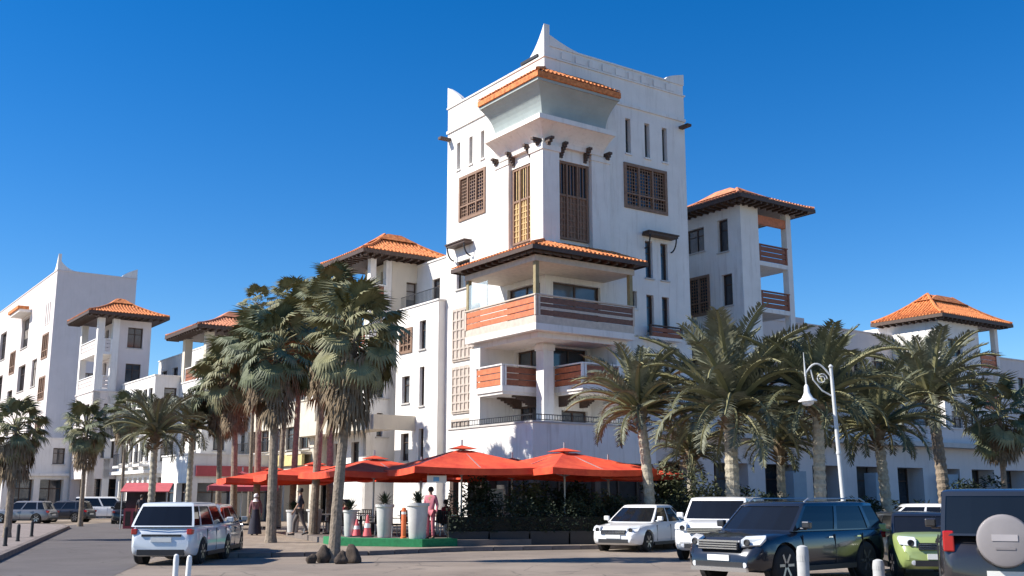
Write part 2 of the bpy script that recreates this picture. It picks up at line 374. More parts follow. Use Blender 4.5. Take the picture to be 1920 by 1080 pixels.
def block(root, a0, a1, b0, b1, z0, z1, opL=(), opR=(), m=STUCCO, coping=True, name='wall'):
    mb = MB(); FL = Face('L', a0); FR = Face('R', b0)
    wall_face(mb, FL, b0, b1, z0, z1, opL); wall_face(mb, FR, a0, a1, z0, z1, opR)
    mb.quad((a1,b0,z0),(a1,b1,z0),(a1,b1,z1),(a1,b0,z1)); mb.quad((a0,b1,z0),(a1,b1,z0),(a1,b1,z1),(a0,b1,z1))
    mb.quad((a0,b0,z1-.35),(a1,b0,z1-.35),(a1,b1,z1-.35),(a0,b1,z1-.35))
    t = .25                                            # parapet inner faces and top
    for q in ((a0,a0+t,b0,b1),(a1-t,a1,b0,b1)): mb.box(q[0]+.004, q[1]-.004, q[2]+.004, q[3]-.004, z1-.34, z1)
    for q in ((b0,b0+t),(b1-t,b1)): mb.box(a0+t, a1-t, q[0]+.004, q[1]-.004, z1-.34, z1)
    wo = mb.build(name, m, root, fix=False)
    for o in opL: window(root, FL, o, m)
    for o in opR: window(root, FR, o, m)
    if coping:
        c = MB(); e = .07
        c.box(a0-e, a0+t+.03, b0-e, b1+e, z1+.002, z1+.10); c.box(a1-t-.03, a1+e, b0-e, b1+e, z1+.002, z1+.10)
        c.box(a0+t+.03, a1-t-.03, b0-e, b0+t+.03, z1+.002, z1+.10); c.box(a0+t+.03, a1-t-.03, b1-t-.03, b1+e, z1+.002, z1+.10)
        c.build('coping', m, root)
    return wo
def grid_ops(u0, u1, n, w_, zs, kind='glass', dp=.28):
    out = []
    for i in range(n):
        c = u0 + (u1-u0)*(i+.5)/n
        for z0, z1 in zs: out.append((c-w_/2, c+w_/2, z0, z1, kind, dp))
    return out

def hip_roof(root, a0, a1, b0, b1, z, rise, over=1.0, m=TILE, flare=True, cap=True):
    A0, A1, B0, B1 = a0-over, a1+over, b0-over, b1+over
    half = min(A1-A0, B1-B0)/2 - .01
    H = lambda t: z + (rise * (0.55*(t/half) + 0.45*(t/half)**1.8) if flare else rise*t/half)
    base = MB(); ribs = MB(); NS = 5
    sides = [(Vector((A0,B0,0)), Vector((1,0,0)), Vector((0,1,0)), A1-A0), (Vector((A1,B1,0)), Vector((-1,0,0)), Vector((0,-1,0)), A1-A0),
             (Vector((A0,B1,0)), Vector((0,-1,0)), Vector((1,0,0)), B1-B0), (Vector((A1,B0,0)), Vector((0,1,0)), Vector((-1,0,0)), B1-B0)]
    for o, s, i_, L in sides:
        for k in range(NS):
            t0, t1 = half*k/NS, half*(k+1)/NS
            base.quad(o+s*t0+i_*t0+Vector((0,0,H(t0))), o+s*(L-t0)+i_*t0+Vector((0,0,H(t0))), o+s*(L-t1)+i_*t1+Vector((0,0,H(t1))), o+s*t1+i_*t1+Vector((0,0,H(t1))))
        n = int(L/.27)
        for j in range(n):
            c = L*(j+.5)/n; tm = min(c, L-c, half) - .02
            if tm < .2: continue
            r = .085; K = max(1, int(tm/.45)); prev = None
            for q in range(K):
                t0, t1 = tm*q/K, tm*(q+1)/K; lift = random.uniform(0, .012)
                pts = []
                for t, rr in ((t0-(.06 if q == 0 else .0), r*1.08), (t1, r*.86)):
                    h = Vector((0,0,H(max(t,0)) + lift)); p = o + s*c + i_*t + h
                    pts += [p - s*rr, p - s*rr*.6 + Vector((0,0,rr*.85)), p + s*rr*.6 + Vector((0,0,rr*.85)), p + s*rr]
                ribs.add(pts, [(0,1,5,4),(1,2,6,5),(2,3,7,6),(0,3,2,1)])
    rf = base.build('roof', m, root, fix=False)
    tag(ribs.build('roof_tiles', m, rf, fix=False), kind='stuff')
    hp = MB()                                            # hip ridges and finial cap
    for o, s, i_, L in sides:
        pts = [o+s*t+i_*t+Vector((0,0,H(t)+.05)) for t in [half*k/6 for k in range(7)]]
        hp.tube(pts, .11, 6)
    if cap:
        cx, cy = (A0+A1)/2, (B0+B1)/2; q = half*.28
        lx = max(q, (A1-A0)/2-half+q); ly = max(q, (B1-B0)/2-half+q); zz = H(half*.8)
        hp.add([(cx-lx,cy-ly,zz),(cx+lx,cy-ly,zz),(cx+lx,cy+ly,zz),(cx-lx,cy+ly,zz),(cx-lx*.35,cy-ly*.35,zz+.55),(cx+lx*.35,cy-ly*.35,zz+.55),(cx+lx*.35,cy+ly*.35,zz+.55),(cx-lx*.35,cy+ly*.35,zz+.55)],
               [(0,1,5,4),(1,2,6,5),(2,3,7,6),(3,0,4,7),(4,5,6,7)])
    hp.build('ridge', m, rf, fix=False)
    e = MB()
    e.box(A0, A1, B0, B1, z-.24, z-.10)
    for q in (A0-.05, A1): e.box(q, q+.05, B0-.05, B1+.05, z-.27, z-.02)
    for q in (B0-.05, B1): e.box(A0, A1, q, q+.05, z-.27, z-.02)
    x = A0+.25
    while x < A1-.1:
        e.box(x-.06, x+.06, B0+.05, B0+over-.02, z-.40, z-.245); x += .55
    y = B0+.55
    while y < B1-.1:
        e.box(A0+.05, A0+over-.02, y-.06, y+.06, z-.40, z-.245); y += .55
    e.build('eaves', DWOOD, rf)
    return rf

def rail(root, F, u0, u1, n, z0, z1, m=WOOD, cap=WHITEP, nb=3, th=.07):
    """timber-board balustrade: each board a part"""
    post = MB()
    for u in (u0, u1-.12): F.box(post, u, u+.12, n-.02, n+th+.03, z0, z1+.04)
    F.box(post, u0-.04, u1+.04, n-.06, n+th+.07, z1+.041, z1+.11)
    post.build('rail_frame', cap, root)
    h = (z1-z0)/nb
    for i in range(nb):
        b = MB(); F.box(b, u0+.121, u1-.121, n, n+th, z0+i*h+.025, z0+(i+1)*h-.025); b.build('rail_board', m, root)
def iron_rail(root, F, u0, u1, n, z0, h=1.0):
    b = MB()
    for z in (z0+.1, z0+h): F.box(b, u0, u1, n, n+.04, z-.02, z+.02)
    k = int((u1-u0)/.16)
    for i in range(k+1):
        u = u0 + (u1-u0-.02)*i/k; F.box(b, u, u+.02, n+.01, n+.03, z0+.1, z0+h-.02)
    b.build('iron_railing', IRON, root)

def loggia(root, a0, a1, b0, b1, floors, top, m=STUCCO, railm=WOOD, cw=.5, cols=None):
    """open stack of slabs on corner columns; floors = slab tops"""
    for fz in floors:
        s = MB(); s.box(a0+.02, a1-.02, b0+.02, b1-.02, fz-.25, fz); s.build('floor_slab', m, root)
        rail(root, Face('L', a0), b0+cw, b1-.05, -.12, fz+.01, fz+1.0, railm, nb=3)
        rail(root, Face('R', b0), a0+cw, a1-cw, -.12, fz+.01, fz+1.0, railm, nb=3)
    for ca, cb in (cols or ((a0,b0),(a1-cw,b0),(a0,b1-cw))):
        c = MB(); c.box(ca, ca+cw, cb, cb+cw, 0, top); c.build('column', m, root)
    for fz in floors:
        pass

# ---------------------------------------------------------------- the corner tower
T = thing('corner_tower', 'tall white corner tower with flared canopy, wooden screens and stacked balconies above the red parasols', 'tower', ab(0,0), RZ)
TA, TB = 10.7, 10.2
zt = Z(24.25)
FL, FR = Face('L', 0), Face('R', 0)
opL = [(5.9, 8.7, Z(16.6), Z(19.3), 'lattice', .3)] + [(u-.19, u+.19, Z(19.95), Z(21.7), 'slit', .3) for u in (6.2, 7.5, 8.9)]
opL += [(7.5, 9.0, Z(12.4), Z(14.1), 'glass', .28)]
opL += [(.5, 3.6, Z(8.65), Z(11.5), 'door', .3), (.5, 2.8, Z(5.6), Z(7.9), 'door', .3), (.9, 2.6, Z(1.9), Z(4.9), 'door', .3)]  # wide dark balcony doors stand in for shade on the recessed wall
opR = [(5.75, 9.0, Z(16.5), Z(19.1), 'lattice', .3)] + [(u-.2, u+.2, Z(19.75), Z(21.9), 'slit', .3) for u in (6.1, 7.6, 9.0)]
opR += [(u-.28, u+.28, Z(z0), Z(z1), 'glass', .28) for u in (7.5, 8.7) for z0, z1 in ((12.5, 14.7), (9.3, 11.5), (5.6, 7.8), (1.6, 4.2))]
opR += [(6.0, 6.5, Z(10.6), Z(11.6), 'slit', .28)]
opR += [(.5, 3.8, Z(8.65), Z(11.5), 'door', .3), (.5, 2.8, Z(5.6), Z(7.9), 'door', .3), (1.0, 2.8, Z(1.9), Z(4.6), 'door', .3)]  # doors widened likewise to darken the shaded recess behind the balconies
block(T, 0, TA, 0, TB, 0, zt, opL, opR, STUCCO, coping=True)
# raised parapet on the shaded side, with a string course of recessed panels
m = MB(); m.box(.3, TA-.02, .02, .32, zt+.102, zt+.72); m.box(.28, TA, -.04, .36, zt+.722, zt+.82)
for i in range(9): m.box(1.2+i*1.0, 1.2+i*1.0+.7, -.07, .01, zt+.12, zt+.55)
m.build('parapet', STUCCO, T)
# string courses
m = MB(); FL.box(m, 4.95, TB+.04, .002, .09, Z(22.6), Z(22.78)); FR.box(m, 4.95, TA+.04, .002, .09, Z(22.6), Z(22.78)); m.build('string_course', STUCCO, T)
# horn-shaped merlons: concave wings of wall rising to the corners
def horn(FK, u_pk, u_end, z0, h, n0, n1, name='merlon', sharp=2.2):
    m = MB(); K = 10; pts = []
    for k in range(K+1):
        t = k/K; pts.append((u_pk + (u_end-u_pk)*t, z0 + .02 + h*(1-t)**sharp))
    for (ua, za), (ub, zb) in zip(pts[:-1], pts[1:]):
        q = [FK.P(ua,n0,z0),FK.P(ub,n0,z0),FK.P(ub,n0,zb),FK.P(ua,n0,za),FK.P(ua,n1,z0),FK.P(ub,n1,z0),FK.P(ub,n1,zb),FK.P(ua,n1,za)]
        m.add(q, [(0,1,2,3),(7,6,5,4),(3,2,6,7),(0,4,5,1),(0,3,7,4),(1,5,6,2)])
    m.build(name, STUCCO, T)
zc = zt + .102
horn(FL, -.03, 2.3, zc, 1.85, -.36, .03); horn(FR, .37, 2.4, zc+.72, .55, -.36, .03, sharp=1.4)
horn(FL, TB+.03, TB-1.7, zc, 1.35, -.3, .03, sharp=.8); horn(FR, TA+.03, TA-1.5, zc+.72, .6, -.3, .03, sharp=.6)
m = MB(); FL.box(m, .5, 2.1, .032, .13, zt+.15, zt+.32); m.build('iron_tie', IRON, T)
m = MB()
for FK, u in ((FR, TA-.5), (FL, TB-.4)): FK.box(m, u, u+.35, .0, .75, Z(22.1), Z(22.25))
m.build('gutter_spout', DWOOD, T)
# upper bay: piers and timber screens under the flared canopy
E1 = .38
pz0, pz1 = Z(13.2), Z(19.0)
def pier(u0, u1, FK, n1=E1, z0=pz0, z1=pz1, mm=STUCCO, name='pier'):
    m = MB(); FK.box(m, u0, u1, .002, n1, z0, z1); FK.box(m, u0-.06, u1+.06, .002, n1+.06, z0, z0+.3); FK.box(m, u0-.06, u1+.06, .002, n1+.06, z1-.35, z1-.1); m.build(name, mm, T)
pier(2.95, 4.25, FL); pier(3.0, 4.3, FR)
m = MB(); m.box(-E1-.2, .55, -E1-.2, .55, pz0, pz1); m.box(-E1-.27, .62, -E1-.27, .62, pz0+.001, pz0+.35); m.box(-E1-.27, .62, -E1-.27, .62, pz1-.4, pz1-.1); m.build('corner_pier', STUCCO, T)
def screen(FK, u0, u1, z0, z1, mm, name='timber_screen', split=.55, mm2=None):
    m = MB(); fr = .12; zs = z0 + (z1-z0)*split
    FK.box(m, u0, u0+fr, .0, .16, z0, z1); FK.box(m, u1-fr, u1, .0, .16, z0, z1)
    for z in (z0, zs, z1-fr): FK.box(m, u0+fr, u1-fr, .0, .15, z, z+fr)
    f = m.build(name, LWOOD, T)
    p = MB(); FK.box(p, u0+fr, u1-fr, .01, .07, z0+fr, zs); p.build('lower_panel', mm, f)
    p = MB(); FK.box(p, u0+fr, u1-fr, .01, .04, zs+fr, z1-fr); p.build('pane', GLASS, f)
    g = MB(); k = 9
    for i in range(1, k): c = u0+fr+(u1-u0-2*fr)*i/k; FK.box(g, c-.03, c+.03, .072, .12, z0+fr, z1-fr)
    for i in range(1, 7): c = z0+fr+(zs-z0-fr)*i/7; FK.box(g, u0+fr, u1-fr, .073, .115, c-.03, c+.03)
    g.build('lattice', mm, f)['kind'] = 'stuff'
    for c in ((u0*2+u1)/3, (u0+u1*2)/3):
        a = MB(); FK.box(a, c-.05, c+.05, .0, .18, z0+fr, z1-fr); a.build('mullion', LWOOD, f)
screen(FL, .65, 2.85, Z(13.9), Z(18.3), SUNW)
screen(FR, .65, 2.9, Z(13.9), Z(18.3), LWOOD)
m = MB(); FR.box(m, .62, 2.95, .002, .2, Z(18.32), Z(19.0)); FL.box(m, .62, 2.9, .002, .2, Z(18.32), Z(19.0)); m.build('lintel', STUCCO, T)
# corbel brackets
def corbel(FK, u, z, L=.75, h=.8, th=.22, n=E1):
    m = MB(); K = 6
    for k in range(K):
        t0 = k/K; ln = L*(1-t0)**1.4 + .12
        FK.box(m, u-th/2+.002*k, u+th/2-.002*k, n-.3, n+ln, z-h*(k+1)/K, z-h*k/K-.001)
    m.build('corbel', DWOOD, T)
for FK in (FL, FR):
    for u in (-.25, .95, 2.65, 4.1): corbel(FK, u, Z(19.25), n=.2 if u < .5 else .1, L=.55 if u > .5 else .75)
# flared canopy: profile swept round the corner
def sweep(prof, name, mm, end=3.4, k=.35, smooth=False):
    m = MB(); rows = []
    for e, z in prof:
        E = end + k*e
        rows.append([(0.0, E, z), (-e, E, z), (-e, -e, z), (E, -e, z), (E, 0.0, z)])
    for r0, r1 in zip(rows[:-1], rows[1:]):
        for i in range(4): m.quad(r0[i], r0[i+1], r1[i+1], r1[i])
    return m.build(name, mm, T, smooth=False, fix=False)
arc = lambda e0, z0, e1, z1, n, pw=2.0: [(e0+(e1-e0)*(i/n)**pw, z0+(z1-z0)*(i/n)) for i in range(n+1)]
sweep([(.0, Z(19.0)), (.45, Z(19.0))] + arc(.45, Z(19.05), 1.25, Z(20.0), 7, 1.8) + [(1.32, Z(20.0)), (1.32, Z(20.28)), (.9, Z(20.30))], 'lower_cornice', STUCCO, 3.7, .25)
sweep(arc(.75, Z(20.301), 1.62, Z(21.95), 8, 2.2) + [(1.70, Z(21.95)), (1.70, Z(22.1)), (1.3, Z(22.14))], 'canopy_cove', COVE_SHADE, 3.5, .3)
def skirt_tiles(name, e0, e1, z0, z1, end, k, mm=TILE, sp=.27):
    """tile skirt round the corner from lip (e0,z0) up to wall (e1,z1): rows of barrel tiles, hipped at the corner"""
    base = MB(); rows = [[(0.0, end+k*e, z), (-e, end+k*e, z), (-e, -e, z), (end+k*e, -e, z), (end+k*e, 0.0, z)] for e, z in ((e0, z0), (e1, z1))]
    for i in range(4): base.quad(rows[0][i], rows[0][i+1], rows[1][i+1], rows[1][i])
    o = base.build(name, mm, T, fix=False)
    m = MB(); r = .085
    E = end + k*e0; n = int((E+e0)/sp)
    for j in range(n):
        u = -e0 + (E+e0)*(j+.5)/n; fr = min(1, (u+e0)/(e0-e1)); 
        if fr < .12: continue
        for FK in (FL, FR):
            K = 4
            for q in range(K):
                pts = []; lf = random.uniform(0, .015)
                for t, rr in ((q/K, r*1.08), ((q+1)/K, r*.86)):
                    t *= fr; nn = e0 + (e1-e0)*t + (.05 if t == 0 else 0); zz = z0 + (z1-z0)*t + lf
                    for du, dz in ((-rr, 0), (-rr*.6, rr*.85), (rr*.6, rr*.85), (rr, 0)): pts.append(FK.P(u+du, nn, zz+dz))
                m.add(pts, [(0,1,5,4),(1,2,6,5),(2,3,7,6),(0,3,2,1)])
    m.build('roof_tiles', mm, o, fix=False)['kind'] = 'stuff'
    h = MB(); h.tube([(-e0,-e0,z0+.06),(-e1,-e1,z1+.06)], .12, 6); h.build('ridge', mm, o)
hexed = sweep([(1.72, Z(22.1)), (1.80, Z(22.12)), (1.80, Z(22.42)), (1.6, Z(22.44))], 'tile_edge', TILE, 3.5, .3)
skirt_tiles('canopy_tiles', 1.78, 0.02, Z(22.46), Z(23.5), 3.5, .3)
# tiled skirt roof over the balconies, with dark fascia and cream boards
skirt_tiles('skirt_roof', 3.15, .30, Z(12.45), Z(13.55), 3.2, .42)
def hexa(prof, name, mm, end, k): return sweep(prof, name, mm, end, k)
hexa([(.05, Z(12.30)), (3.05, Z(12.30)), (3.12, Z(12.42))], 'eaves', DWOOD, 3.2, .42)
hexa([(3.18, Z(12.22)), (3.18, Z(12.44)), (3.10, Z(12.44))], 'fascia', DWOOD, 3.2, .42)
m = MB()
for FK in (FL, FR):
    u = -2.9
    while u < 4.3: FK.box(m, u-.06, u+.06, .02, 2.98, Z(12.12), Z(12.29)); u += .6
m.build('rafters', DWOOD, T)
hexa([(.03, Z(11.80)), (2.55, Z(11.80)), (2.55, Z(12.11)), (.03, Z(12.11))], 'head_beam', mat('cream_painted_timber', (.55, .48, .40), .7, .15, 4), 3.0, .42)
# balcony posts
for a, b in ((-2.5,-2.5), (-2.5, 3.75), (3.75, -2.5)):
    m = MB(); m.box(a, a+.22, b, b+.22, Z(10.1), Z(11.8)); m.build('balcony_post', mat('olive_timber', (.28,.23,.12), .7, .2, 5), T)
# upper balcony
E = 2.5; UE = 4.05
s = MB(); s.box(-E, .0, -E, UE, Z(8.28), Z(8.62)); s.box(.0, UE, -E, .0, Z(8.28), Z(8.62)); s.build('balcony_slab', STUCCO, T)
s = MB(); s.box(-E+.5, .0, -E+.5, UE-.1, Z(8.0), Z(8.278)); s.box(.0, UE-.1, -E+.5, .0, Z(8.0), Z(8.278)); s.build('balcony_corbel', STUCCO, T)
s = MB(); FL.box(s, -E+.02, UE-.02, E-.2, E-.02, Z(8.625), Z(9.02)); FR.box(s, -E+.2, UE-.02, E-.2, E-.02, Z(8.625), Z(9.021)); s.build('balcony_upstand', mat('cream_painted_timber', (.55,.48,.40)), T)
rail(T, FL, -E+.0, UE, E-.08, Z(9.03), Z(10.0), OWOOD, mat('cream_painted_timber', (.55,.48,.40)), nb=3)
s = MB(); FR.box(s, -E+.3, UE, E+.0, E+.03, Z(9.35), Z(9.47)); s.build('cream_band', mat('cream_painted_timber', (.55,.48,.40)), T)
rail(T, FR, -E+.15, UE, E-.08, Z(9.03), Z(10.0), mat('shaded_timber_board', (.17,.085,.06), .7, .3, 6), mat('cream_painted_timber', (.55,.48,.40)), nb=3)  # same boards as the sunlit side, with shade put into their colour
m = MB(); FL.box(m, 1.9, 3.9, E-.06, E-.03, Z(10.13), Z(11.5)); m.build('glass_screen', PGLASS, T)
# side piers framing the lower balconies and the slim corner column
m = MB(); m.box(-2.2, -.002, 3.0, 4.0, Z(3.3), Z(8.0)); m.build('side_pier', STUCCO, T)
m = MB(); m.box(3.0, 4.0, -2.2, -.002, Z(3.3), Z(8.0)); m.build('side_pier', STUCCO, T)
m = MB(); m.box(-.65, .0, -.65, .0, Z(3.3), Z(8.0)); m.box(-.71, .06, -.71, .06, Z(3.3), Z(3.7)); m.box(-.71,.06,-.71,.06, Z(7.6), Z(7.9)); m.build('corner_column', STUCCO, T)
# lower box balconies
def box_balcony(a0, a1, b0, b1, z0):
    s = MB(); s.box(a0, a1, b0, b1, z0, z0+.3); s.box(a0+.08, a1-.08, b0+.08, b1-.08, z0-.14, z0-.001); s.build('balcony_slab', STUCCO, T)
    rail(T, Face('L', a0), b0, b1, -.08, z0+.31, z0+1.3, OWOOD, nb=3); rail(T, Face('R', b0), a0+.14, a1, -.08, z0+.31, z0+1.3, WOOD, nb=3)  # one wood: orange on sunlit faces, brown on shaded, light set by colour
box_balcony(-2.5, -.02, .45, 2.98, Z(5.45)); box_balcony(.45, 2.98, -2.5, -.02, Z(5.45))
for FK in (FL, FR):
    for u in (.9, 2.3): corbel(FK, u, Z(5.30), L=1.1, h=.55, th=.2, n=.3)
# carved stone panels down the sunlit face
for i, (z0, z1) in enumerate(((1.9, 4.6), (4.9, 7.7), (8.0, 11.2))):
    m = MB(); FL.box(m, 6.4, 9.3, .002, .09, Z(z0), Z(z1)); p = m.build('carved_panel', STONE, T)
    g = MB(); k = 7
    for j in range(k):
        c = 6.55 + 2.6*j/(k-1); FL.box(g, c-.05, c+.05, .092, .15, Z(z0)+.1, Z(z1)-.1)
    for j in range(6):
        c = Z(z0)+.15 + (z1-z0-.3)*j/5; FL.box(g, 6.5, 9.2, .093, .14, c-.05, c+.05)
    g.build('carving', STONE, p)['kind'] = 'stuff'
# bracketed hoods over the side windows
for FK, (u0, u1) in ((FL, (7.2, 9.3)), (FR, (7.0, 9.3))):
    m = MB(); FK.box(m, u0, u1, .002, .6, Z(14.95), Z(15.08)); FK.box(m, u0-.05, u1+.05, .1, .66, Z(15.082), Z(15.16)); h = m.build('window_hood', DWOOD, T)
    for u in (u0+.12, u1-.12):
        b = MB(); K = 8
        pts = [FK.P(u, .08 + .48*math.sin(math.pi/2*k/K), Z(14.2) + .74*(1-math.cos(math.pi/2*k/K))) for k in range(K+1)]
        b.tube(pts, .045, 6); b.build('bracket', IRON, h)
m = MB(); FR.box(m, 6.9, 9.4, .002, .62, Z(8.85), Z(9.0)); m.build('planter_balcony', STUCCO, T)
rail(T, FR, 6.9, 9.4, .54, Z(9.0), Z(9.55), WOOD, DWOOD, nb=2)

# podium terrace at the tower foot, above the cafe
PD = 3.3
P_ = thing('cafe_podium', 'white first-floor terrace parapet wrapping the tower foot above the cafe', 'terrace', ab(0,0), RZ)
m = MB(); zp0, zp1 = Z(1.75), Z(3.6)
m.box(-PD, -PD+.25, -PD, 4.4, zp0, zp1); m.box(-PD+.25, 4.6, -PD, -PD+.25, zp0, zp1)
m.box(-PD+.25, 0, 4.15, 4.4, zp0, zp1); m.box(4.35, 4.6, -PD+.25, 0, zp0, zp1); m.build('parapet', STUCCO, P_)
m = MB(); m.box(-PD+.25, 0, -PD+.25, 4.15, zp0, Z(2.1)); m.box(0, 4.35, -PD+.25, 0, zp0, Z(2.1)); m.build('terrace_slab', STUCCO, P_)
m = MB(); e = .06
m.box(-PD-e, -PD+.31, -PD-e, 4.46, zp1+.002, zp1+.09); m.box(-PD+.31, 4.66, -PD-e, -PD+.31, zp1+.002, zp1+.09); m.build('coping', SLAB, P_)
for a, b in ((-3.2,-3.2), (-3.2, .6), (-3.2, 4.0), (.6,-3.2), (4.1,-3.2)):
    m = MB(); m.box(a, a+.35, b, b+.35, 0, zp0-.002); m.build('column', DWOOD, P_)  # columns coloured dark to stand in for the shade under the parasols
iron_rail(P_, Face('L', -PD), -PD+.2, 4.3, -.16, zp1+.06, .35); iron_rail(P_, Face('R', -PD), -PD+.3, 4.5, -.16, zp1+.06, .35)

# ---------------------------------------------------------------- wings left of the tower (towards the street)
def WZ(*fl): return [(Z(a), Z(b)) for a, b in fl]
FLO = WZ((1.7, 3.6), (4.7, 6.3), (7.7, 9.3))
W1 = thing('apartment_wing', 'bright white four-storey wing joined to the left of the tower', 'apartment building', ab(0,0), RZ)
block(W1, -.5, 6, TB+.01, 15.4, 0, Z(11.9),
      [(11.7, 12.5, Z(9.1), Z(10.9), 'glass', .3), (13.4, 14.9, Z(9.1), Z(10.6), 'lattice', .3), (11.8, 12.4, Z(5.6), Z(8.0), 'glass', .3), (13.6, 14.6, Z(5.9), Z(7.6), 'glass', .3), (11.8, 12.4, Z(2.0), Z(4.2), 'glass', .3), (13.6, 14.6, Z(2.3), Z(4.0), 'glass', .3)],
      [], STUCCO)
block(W1, 1.5, 8, TB+.02, 17.5, Z(11.6), Z(15.3), [(13.4, 14.4, Z(12.6), Z(14.1), 'glass', .25)], [], STUCCO)
iron_rail(W1, Face('L', -.5), 10.5, 15.2, -.18, Z(12.0), .8)

W2 = thing('apartment_block', 'pavilion-roofed block left of the tower half hidden by tall fan palms', 'apartment building', ab(0,0), RZ)
block(W2, -2.0+1.6, 3.2, 16.4, 20.3, Z(9.5), Z(15.5), [(17.2, 18.0, Z(10), Z(12), 'door', .3), (17.2, 18.0, Z(13), Z(15), 'door', .3)], [(.7, 1.5, Z(12.4), Z(14.2), 'glass', .3)], CREAM, coping=False, name='upper_wall')
block(W2, -2.0, 3.2, 16.41, 22.0, 0, Z(9.5), grid_ops(16.6, 21.8, 2, 1.1, WZ((1.7, 3.6), (4.9, 6.5), (7.5, 9.0))), grid_ops(-1.7, 1.6, 2, .8, WZ((3.9, 5.4), (6.4, 8.3))), STUCCO)
loggia(W2, -2.0, -.42, 16.4, 20.3, [Z(9.7), Z(12.7)], Z(15.5), STUCCO, WOOD, cw=.42)
hip_roof(W2, -2.0, 3.4, 16.4, 20.6, Z(15.85), 1.9, 1.1)
iron_rail(W2, Face('R', 16.41), -1.8, 2.0, -.12, Z(9.62), .9)
m = MB(); m.box(-3.6, -2.0, 13.0, 23.5, Z(4.1), Z(4.4)); m.box(-3.6, -3.4, 13.0, 23.5, Z(4.4), Z(5.0)); m.box(-3.4, -.5, 12.8, 13.0, Z(4.1), Z(5.0)); m.build('balcony_slab', CREAM, W2)

# the street front recedes to the left in staggered blocks
def street_block(label, a0, a1, b0, b1, h, nL, nR, mm, floors, shop=True, wL=1.2, wR=1.0, kind='glass', nm='apartment_building'):
    t = thing(nm, label, 'apartment building', ab(a0, b0), RZ)
    L = b1-b0; A = a1-a0; ol = grid_ops(.3, L-.3, nL, wL, floors, kind); orr = grid_ops(.3, A-.3, nR, wR, floors, kind) if nR else []
    if shop:
        ol += [(.5+(L-1.0)*i/nL, .5+(L-1.0)*(i+1)/nL-.5, .05, 3.3, 'shop', 1.0) for i in range(nL)]
        if nR: orr += [(.6+(A-1.2)*i/nR, .6+(A-1.2)*(i+1)/nR-.5, .05, 3.3, 'shop', 1.0) for i in range(nR)]
    block(t, 0, A, 0, L, 0, h, ol, orr, mm)
    for fi, (z0, z1) in enumerate(floors):
        for i in range(nL):
            if (i+fi) % 2 or z0 < 4: continue
            c = .3 + (L-.6)*(i+.5)/nL; F = Face('L', 0); hw = wL/2+.35
            s_ = MB(); F.box(s_, c-hw, c+hw, .002, .8, z0-.42, z0-.25); s_.build('balcony_slab', mm, t)
            iron_rail(t, F, c-hw+.02, c+hw-.02, .74, z0-.25, .95)
    m = MB(); F = Face('L', 0); F.box(m, -.3, L+.1, .002, .55, 3.6, 3.85); F2 = Face('R', 0); F2.box(m, 0, A, .002, .3, 3.6, 3.85); m.build('ledge', mm, t)
    return t, L, A
B3, L3, A3 = street_block('cream low block behind the fan palms with a long ribbon window', -3.0, 6, 22.02, 34.6, Z(6.6), 5, 2, CREAM, [(5.0, 6.6)], wL=1.7)
m = MB(); F = Face('L', 0); F.box(m, .2, 12, .56, .75, 3.85, 4.6); m.build('yellow_fascia', mat('yellow_board', (.62,.50,.22), .7, .15, 4), B3)
block(B3, 2.5, 8.5, 0, L3, Z(6.5), Z(9.6), grid_ops(.3, L3-.3, 4, 1.2, [(Z(7.2), Z(8.9))]), [], STUCCO, name='upper_wall')

B4 = thing('apartment_pavilion', 'cream open-loggia pavilion with faded tile roof just left of the palm cluster', 'apartment building', ab(-6.3, 34.9), RZ)
block(B4, 0, 6, 0, 5.6, 0, Z(9.0), grid_ops(.3, 5.4, 2, 1.1, WZ((3.6, 5.2), (6.3, 7.9))) + [(.6, 5.0, .05, 3.3, 'shop', .9)], grid_ops(.3, 4.7, 2, .9, WZ((3.6, 5.2), (6.3, 7.9))) + [(.6, 5.2, .05, 3.3, 'shop', .9)], STUCCO)
for a, b in ((0,0), (5.4,0), (0,5.0), (5.4,5.0)):
    m = MB(); m.box(a, a+.6, b, b+.6, Z(9.12), Z(12.6)); m.build('column', CREAM, B4)
m = MB(); m.box(2.6, 5.3, 2.6, 4.9, Z(9.12), Z(12.6)); m.build('core_wall', PINK, B4)
rail(B4, Face('L', 0), .6, 5.0, -.2, Z(9.12), Z(10.1), WOOD); rail(B4, Face('R', 0), .6, 5.4, -.2, Z(9.12), Z(10.1), WOOD)
hip_roof(B4, 0, 6, 0, 5.6, Z(12.95), 1.7, 1.1, OLDTILE)

B5, L5, A5 = street_block('long low white block with square windows left of the fan palms', -8.3, 0, 40.6, 49.9, Z(9.6), 6, 4, STUCCO, WZ((2.9, 4.4), (5.2, 6.6), (7.3, 8.7)), wL=1.0)
B5b, _, _ = street_block('set-back white upper storey block with shaded terrace behind the low white block', -3.5, 4, 43, 56, Z(12.6), 4, 3, STUCCO, WZ((9.9, 11.6)), shop=False, wL=1.6)
B6 = thing('corner_pavilion', 'slim white pavilion with red tile roof in front of the far-left tower', 'apartment building', ab(-10.6, 50.2), RZ)
block(B6, 0, 8, 0, 6.2, 0, Z(9.0), grid_ops(.3, 6, 2, 1.4, WZ((3.4, 5.2), (6.2, 8.0))) + [(.6, 5.6, .05, 3.3, 'shop', .9)], grid_ops(.3, 7.5, 3, 1.1, WZ((3.4, 5.2), (6.2, 8.0))) + [(.6, 3.6, .05, 3.3, 'shop', .9), (4.3, 7.4, .05, 3.3, 'shop', .9)], PINK)
loggia(B6, 0, 1.8, 0, 6.2, [Z(9.3), Z(12.5)], Z(15.4), STUCCO, PINK, cw=.55)
